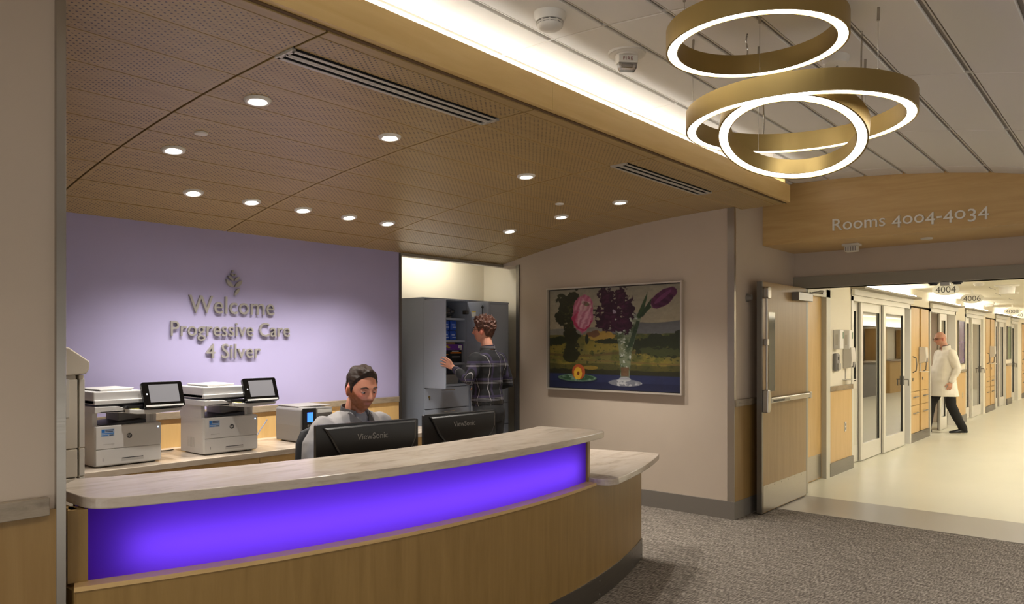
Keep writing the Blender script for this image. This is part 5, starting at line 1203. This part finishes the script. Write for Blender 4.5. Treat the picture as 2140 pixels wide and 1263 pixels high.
def face_bits(root, Mx, s, brow, lid=True):
    EYEW = M('eye_white', (160,148,140), .3) if 'eye_white' not in bpy.data.materials else bpy.data.materials['eye_white']
    IRIS = M('eye_iris', (44,32,26), .2) if 'eye_iris' not in bpy.data.materials else bpy.data.materials['eye_iris']
    for sg_ in (-1, 1):
        e = MB().sphere((sg_*.031*s,-.0735*s,-.001*s), .0115*s, 14, 10).xform(Mx).build('eye', EYEW, root, smooth=True)
        MB().sphere((sg_*.029*s,-.0808*s,-.0050*s), (.0064*s,.0045*s,.0064*s), 12, 8).xform(Mx).build('iris', IRIS, e, smooth=True)
        mb = MB(); limb(mb, [(sg_*.014*s,-.0945*s,.0185*s),(sg_*.030*s,-.0925*s,.024*s),(sg_*.048*s,-.079*s,.018*s)], [.0035*s,.0045*s,.0025*s], 8); mb.xform(Mx).build('eyebrow', brow, root, smooth=True)
        mb = MB(); mb.tube([(sg_*.0185*s,-.0800*s,.002*s),(sg_*.031*s,-.0850*s,.0052*s),(sg_*.0445*s,-.0750*s,.000*s)], .0056*s, 8); mb.xform(Mx).build('upper_eyelid', SKINP, root, smooth=True)
SKINP = M('skin_plain', (182,126,104), .5)
def cloth(name, mb, voxel, mat, root, wr=0.0, freq=9, smooth=6, seed=0.0, cut=None):
    me = fuse(mb, voxel, smooth)
    if wr:
        P = vcos(me); nn = np.empty(len(P)*3, np.float32); me.vertices.foreach_get('normal', nn); nn = nn.reshape(-1,3)
        w_ = np.array([noise.noise(Vector((p[0]*freq+seed, p[1]*freq, p[2]*freq*1.7)))+.6*noise.noise(Vector((p[0]*freq*2.2, p[1]*freq*2.2+seed, p[2]*freq*1.2))) for p in P])
        set_vcos(me, P+nn*(wr*w_)[:,None])
    me.materials.append(mat); me.name = name
    return link(me, name, root)
def collar(mb, R0, R1, z0, z1, yc, open_a, tilt=.0, n=26, th=.004):
    """band around the neck, open at the front"""
    rings = []
    for i in range(n+1):
        a = -PI/2+open_a+(2*PI-2*open_a)*i/n; ca, sa = math.cos(a), math.sin(a); dz = tilt*(-sa)
        rings.append([(R0*ca, yc+R0*sa*1.05, z0-dz), (R1*ca, yc+R1*sa*1.05, z1-dz*.6), ((R1+th)*ca, yc+(R1+th)*sa*1.05, z1-dz*.6), ((R0+th)*ca, yc+(R0+th)*sa*1.05, z0-dz)])
    return mb.loft(rings)

# --- seated man at the desk
root = thing('person', 'man with brown hair and red beard in grey shirt seated at the desk', 'person', (2.743, 3.545, 0))
s = 1.09
HM = Matrix.Translation((0, -.055, 1.343)) @ Matrix.Rotation(math.radians(-9), 4, 'Z') @ Matrix.Rotation(math.radians(8), 4, 'X')
mb = MB(); head(mb, s, HM)
limb(mb, [(0,-.015,1.27),(0,.015,1.19),(0,.03,1.10)], [.060,.060,.072])
torso(mb, [(.52,.16,.12,.10),(.62,.175,.125,.10),(.78,.15,.11,.07),(.95,.175,.115,.04),(1.06,.185,.105,.03),(1.11,.15,.08,.03),(1.14,.08,.06,.03)])
for sg_ in (-1, 1):
    limb(mb, [(sg_*.195,.03,1.08),(sg_*.31,-.02,.86),(sg_*.16,-.24,.80)], [.058,.045,.030])
    hand(mb, (sg_*.16,-.25,.798), (-sg_*.25,-1,-.12), (0,0,-1), (-sg_,0,0), 1.0, .45)
    limb(mb, [(sg_*.09,.08,.61),(sg_*.11,-.36,.60),(sg_*.11,-.34,.13)], [.085,.062,.042]); foot(mb, (sg_*.11,-.34,.0), 0)
body = skin_person('body', mb, root, .0040, HM, s, (188,128,104), beard=(124,68,34))
HAIRB = M('dark_brown_hair', (40,26,18), .55, spec=.25, bump=.9, bscale=110, var=.45, vscale=60, stretch=(1,.22,1))
BROWB = M('brown_eyebrow', (64,38,24), .7)
line_ = lambda P: np.interp(P[:,1], [-.10,-.078,-.055,-.034,-.022,-.008,.02,.035,.05,.09], [.088,.080,.056,.020,-.022,.014,.036,-.006,-.045,-.068])
def thick1(P):
    top = np.clip((P[:,2]-.03)/.06, 0, 1); fr = np.clip((-P[:,1]-.01)/.06, 0, 1)
    return .0070+.008*top+.011*top*fr
hm = hair_mesh(s, HM, line_, thick1, 3.0, (34,12,30), .55).mesh('hair', HAIRB, smooth=True); link(hm, 'hair', root)
face_bits(root, HM, s, BROWB)
SHIRT = M('grey_shirt_cotton', (128,124,123), .85, bump=.3, bscale=420, var=.07, vscale=7); SHIRTD = M('dark_grey_collar', (66,62,62), .85, bump=.3, bscale=420)
mb = MB(); torso(mb, [(.52,.175,.14,.09),(.62,.19,.145,.09),(.78,.172,.135,.06),(.95,.198,.138,.035),(1.05,.215,.128,.028),(1.115,.205,.108,.030),(1.155,.15,.09,.030),(1.180,.088,.076,.026)])
for sg_ in (-1, 1): limb(mb, [(sg_*.20,.03,1.09),(sg_*.262,.02,1.0),(sg_*.315,-.02,.86),(sg_*.18,-.23,.805)], [.076,.074,.062,.042])
mb.v = [(x, y, z+.032*min(max((z-.8)/.25, 0), 1)) for x, y, z in mb.v]
cloth('shirt', mb, .007, SHIRT, root, .007, 9, 7, 4.0)
UP = Matrix.Translation((0, 0, .028))
mb = MB(); collar(mb, .078, .072, 1.150, 1.205, .012, .55, .030); mb.xform(UP).build('collar_band', SHIRTD, root, smooth=True)
for sg_ in (-1, 1):
    a0 = Vector((sg_*.070,-.028,1.182)); a1 = Vector((sg_*.022,-.088,1.128)); a2 = Vector((sg_*.068,-.100,1.088)); a3 = Vector((sg_*.108,-.030,1.146))
    mb = MB(); nrm_ = Vector((sg_*.35,-.75,.55)).normalized()*.006
    mb.add([a0,a1,a2,a3,a0+nrm_,a1+nrm_,a2+nrm_,a3+nrm_], [(0,1,2,3),(4,7,6,5),(0,4,5,1),(1,5,6,2),(2,6,7,3),(3,7,4,0)]); mb.xform(UP).build('collar_flap', SHIRTD, root, bevel=.002)
    BTN = M('shirt_button', (214,208,190), .3) if 'shirt_button' not in bpy.data.materials else bpy.data.materials['shirt_button']
    MB().sphere(a2.lerp(a1,.25)+nrm_*1.3+Vector((0,0,.008)), .0058, 10, 8).xform(UP).build('button', BTN, root, smooth=True)
B(-.016,.016,-.122,-.108,.80,1.115).xform(Matrix.Translation((0,.004,0))).build('placket', SHIRTD, root, bevel=.003)
MB().sphere((0,-.122,1.085), .0055, 10, 8).xform(UP).build('button', BTN, root, smooth=True)
TRS = M('dark_trousers', (40,40,46), .9, bump=.2, bscale=500)
mb = MB(); torso(mb, [(.50,.165,.13,.10),(.58,.185,.14,.10),(.70,.18,.135,.09)])
for sg_ in (-1, 1): limb(mb, [(sg_*.09,.08,.60),(sg_*.11,-.37,.60),(sg_*.11,-.345,.12)], [.100,.078,.060])
cloth('trousers', mb, .010, TRS, root, .004, 9)
SHOE = M('black_shoe', (14,13,13), .35)
for sg_ in (-1, 1):
    mb = MB(); foot(mb, (sg_*.11,-.34,.0), 0, .30, .054); mb.build('shoe', SHOE, root, smooth=True)

# --- man in plaid shirt at the open cabinet, seen from behind
root = thing('person', 'man with curly brown hair, glasses and dark plaid shirt at the open cabinet', 'person', (5.60, 5.13, 0), PI)
s = 1.06; k = 1.03
HM = Matrix.Translation((0, -.035, 1.735)) @ Matrix.Rotation(math.radians(22), 4, 'Z') @ Matrix.Rotation(math.radians(-6), 4, 'X')
mb = MB(); head(mb, s, HM)
limb(mb, [(0,-.005,1.66),(0,.015,1.58),(0,.03,1.50)], [.058,.058,.07])
torso(mb, [(.92,.155,.11,.02),(1.02,.16,.115,.02),(1.12,.14,.10,.01),(1.32,.165,.11,.01),(1.44,.18,.10,.02),(1.50,.14,.075,.03),(1.53,.07,.06,.03)])
LS, LE, LW = (.19,.02,1.455), (.285,.035,1.245), (.272,-.185,1.36)
RS, RE, RW = (-.19,.02,1.455), (-.275,.06,1.20), (-.14,-.14,1.17)
limb(mb, [LS, LE, LW], [.058,.044,.028]); limb(mb, [RS, RE, RW], [.058,.044,.028])
hand(mb, (.274,-.195,1.366), (.06,-.72,.36), (1,-.2,.0), (0,.3,.9), 1.02, .38, .30)
hand(mb, RW, (.5,-.8,.0), (0,0,-1), (1,0,0), 1.0, .5)
for sg_ in (-1, 1):
    limb(mb, [(sg_*.09,.02,.92),(sg_*.10,.0,.50),(sg_*.11,.03,.09)], [.085,.058,.04]); foot(mb, (sg_*.11,.03,.0), sg_*.15)
skin_person('body', mb, root, .0055, HM, s, (196,140,116))
HAIRC = M('curly_brown_hair', (74,40,24), .6, bump=1.0, bscale=130, var=.4, vscale=50)
line2 = lambda P: np.interp(P[:,1], [-.10,-.078,-.055,-.034,-.022,-.008,.02,.035,.05,.09], [.060,.052,.030,.010,-.020,.010,.026,-.015,-.050,-.080])
thick2 = lambda P: .012+.030*np.clip((P[:,2]-.0)/.09, 0, 1)
link(hair_mesh(s, HM, line2, thick2, 9.0, (55,55,55), .55).mesh('hair', HAIRC, smooth=True), 'hair', root)
face_bits(root, HM, s, BROWB)
GL = MB()
for sg_ in (-1, 1):
    GL.tube([(sg_*.034*s+.019*s*math.cos(a), -.102*s, .0*s+.015*s*math.sin(a)) for a in [2*PI*i/16 for i in range(17)]], .0022, 6); GL.tube([(sg_*.053*s,-.100*s,.004*s),(sg_*.078*s,-.05*s,.004*s),(sg_*.080*s,.01*s,.0)], .0022, 6)
GL.tube([(-.015*s,-.103*s,.003),(.015*s,-.103*s,.003)], .002, 6); GL.xform(HM).build('glasses', BLACKP, root)
m, N, L, b = nm('plaid_flannel')
tc = node(N, 'ShaderNodeTexCoord'); sp = node(N, 'ShaderNodeSeparateXYZ'); L.new(tc.outputs['Object'], sp.inputs[0])
def mth(op, a, bb=None):
    n = node(N, 'ShaderNodeMath', operation=op)
    for i, v in enumerate((a, bb)):
        if v is None: continue
        if isinstance(v, (int, float)): n.inputs[i].default_value = v
        else: L.new(v, n.inputs[i])
    return n.outputs[0]
def bars(src, per, off, wid):
    fr_ = mth('FRACT', mth('ADD', mth('DIVIDE', src, per), off+20)); return mth('LESS_THAN', mth('ABSOLUTE', mth('SUBTRACT', fr_, .5)), wid/per/2)
zc_, xc_ = sp.outputs[2], mth('ADD', sp.outputs[0], mth('MULTIPLY', sp.outputs[1], .9))
pur = mth('MAXIMUM', bars(zc_, .17, .12, .022), bars(xc_, .15, .30, .020))
wh = mth('MAXIMUM', mth('MAXIMUM', bars(zc_, .17, .30, .0035), bars(zc_, .17, .37, .003)), mth('MAXIMUM', bars(xc_, .15, .10, .0045), bars(zc_, .17, .22, .003)))
m1 = node(N, 'ShaderNodeMix', data_type='RGBA'); L.new(pur, m1.inputs[0]); m1.inputs[6].default_value = (*lin((15,14,17)), 1); m1.inputs[7].default_value = (*lin((44,36,60)), 1)
m2 = node(N, 'ShaderNodeMix', data_type='RGBA'); L.new(mth('MULTIPLY', wh, .55), m2.inputs[0]); L.new(m1.outputs[2], m2.inputs[6]); m2.inputs[7].default_value = (*lin((176,170,172)), 1)
L.new(m2.outputs[2], b.inputs['Base Color']); b.inputs['Roughness'].default_value = .9
PLAID = m
mb = MB(); torso(mb, [(.98,.17,.128,.02),(1.05,.178,.134,.02),(1.15,.168,.125,.012),(1.32,.188,.13,.012),(1.42,.202,.122,.02),(1.475,.19,.10,.028),(1.51,.12,.08,.03),(1.545,.078,.07,.028)])
lw2 = Vector(LW).lerp(Vector(LE), .12)
limb(mb, [(.18,.02,1.45),LE,lw2], [.074,.060,.042]); limb(mb, [(-.18,.02,1.45),RE,RW], [.074,.060,.042])
cloth('shirt', mb, .008, PLAID, root, .006, 9, 6, 1.0)
mb = MB(); collar(mb, .074, .068, 1.535, 1.585, .018, .5, .02); mb.build('collar', PLAID, root, smooth=True)
TRB = M('black_trousers', (24,23,25), .8, bump=.2, bscale=500)
mb = MB(); torso(mb, [(.82,.165,.12,.03),(.92,.178,.135,.035),(1.0,.168,.128,.022),(1.04,.166,.125,.02)])
for sg_ in (-1, 1): limb(mb, [(sg_*.09,.03,.90),(sg_*.10,.01,.50),(sg_*.11,.04,.06)], [.108,.082,.066])
cloth('trousers', mb, .009, TRB, root, .005, 8)
MB().loft([ering((0,.02,z), .1745, .1335) for z in (1.005,1.038)]).build('belt', BLACKP, root)
for sg_ in (-1, 1):
    mb = MB(); foot(mb, (sg_*.11,.03,.0), sg_*.15, .30, .054); mb.build('shoe', SHOE, root, smooth=True)

# --- man in a white coat walking into a room
root = thing('person', 'bald man in long white coat and black trousers walking in the corridor', 'person', (15.42, 2.90, 0), math.radians(220.5))
s = 1.06
HM = Matrix.Translation((0, -.075, 1.700)) @ Matrix.Rotation(math.radians(6), 4, 'X')
mb = MB(); head(mb, s, HM)
limb(mb, [(0,-.035,1.63),(0,.0,1.55),(0,.02,1.47)], [.062,.064,.075])
torso(mb, [(.88,.16,.12,.0),(1.0,.17,.14,-.01),(1.12,.165,.15,-.025),(1.30,.175,.13,.0),(1.42,.18,.11,.02),(1.48,.14,.08,.03),(1.51,.07,.06,.03)])
LS, LE, LW = (.195,.02,1.43), (.245,.09,1.17), (.235,-.02,.93)
RS, RE, RW = (-.195,.02,1.43), (-.245,-.02,1.17), (-.22,-.20,.98)
for a in ((LS,LE,LW),(RS,RE,RW)):
    limb(mb, a, [.058,.045,.03]); hand(mb, a[2], (0,-.25,-1), (-1 if a is not None and a[0][0] > 0 else 1,0,0), (0,-1,0), 1.0, .45)
LH, LK, LA = (.09,.02,.90), (.10,.06,.50), (.10,.28,.06)
RH, RK, RA = (-.09,.0,.90), (-.10,-.20,.50), (-.10,-.26,.05)
limb(mb, [LH,LK,LA], [.085,.058,.04]); limb(mb, [RH,RK,RA], [.085,.058,.04]); foot(mb, (.10,.26,.01), 0); foot(mb, (-.10,-.27,.0), 0)
skin_person('body', mb, root, .006, HM, s, (192,142,118))
face_bits(root, HM, s, M('grey_eyebrow', (120,100,90), .7))
GL = MB()
for sg_ in (-1, 1):
    GL.tube([(sg_*.034*s+.019*s*math.cos(a), -.102*s, .0*s+.014*s*math.sin(a)) for a in [2*PI*i/16 for i in range(17)]], .0022, 6); GL.tube([(sg_*.053*s,-.100*s,.004*s),(sg_*.078*s,-.05*s,.004*s),(sg_*.080*s,.01*s,.0)], .0026, 6)
GL.tube([(-.015*s,-.103*s,.003),(.015*s,-.103*s,.003)], .002, 6); GL.xform(HM).build('glasses', BLACKP, root)
COAT = M('white_lab_coat', (226,220,206), .85, bump=.2, bscale=400)
mb = MB(); torso(mb, [(.665,.225,.225,.0),(.70,.222,.22,-.005),(.85,.21,.20,-.01),(1.0,.20,.185,-.02),(1.12,.19,.175,-.025),(1.30,.20,.155,.0),(1.41,.205,.13,.02),(1.465,.185,.105,.028),(1.50,.115,.085,.03),(1.535,.082,.075,.025)])
for a in ((LS,LE,LW),(RS,RE,RW)):
    w_ = Vector(a[2]).lerp(Vector(a[1]), .10); limb(mb, [(a[0][0]*.96,.02,1.425), a[1], w_], [.086,.070,.054])
cloth('lab_coat', mb, .009, COAT, root, .009, 7, 5, 2.0)
mb = MB(); collar(mb, .088, .078, 1.52, 1.575, .008, .6, .03); mb.build('coat_collar', COAT, root, smooth=True)
mb = MB(); collar(mb, .074, .069, 1.535, 1.585, .004, .4, .02); mb.build('shirt_collar', M('plum_shirt', (72,36,40), .8), root, smooth=True)
mb = MB(); torso(mb, [(.84,.17,.13,.0),(.95,.17,.14,.0)]); limb(mb, [LH,LK,(LA[0],LA[1]+.0,LA[2]+.02)], [.105,.085,.070]); limb(mb, [RH,RK,(RA[0],RA[1],RA[2]+.02)], [.105,.085,.070])
cloth('trousers', mb, .009, TRB, root, .005, 8)
for p, pit in (((.10,.26,.01),0),((-.10,-.27,.0),0)):
    mb = MB(); foot(mb, p, 0, .31, .055); mb.build('shoe', SHOE, root, smooth=True)
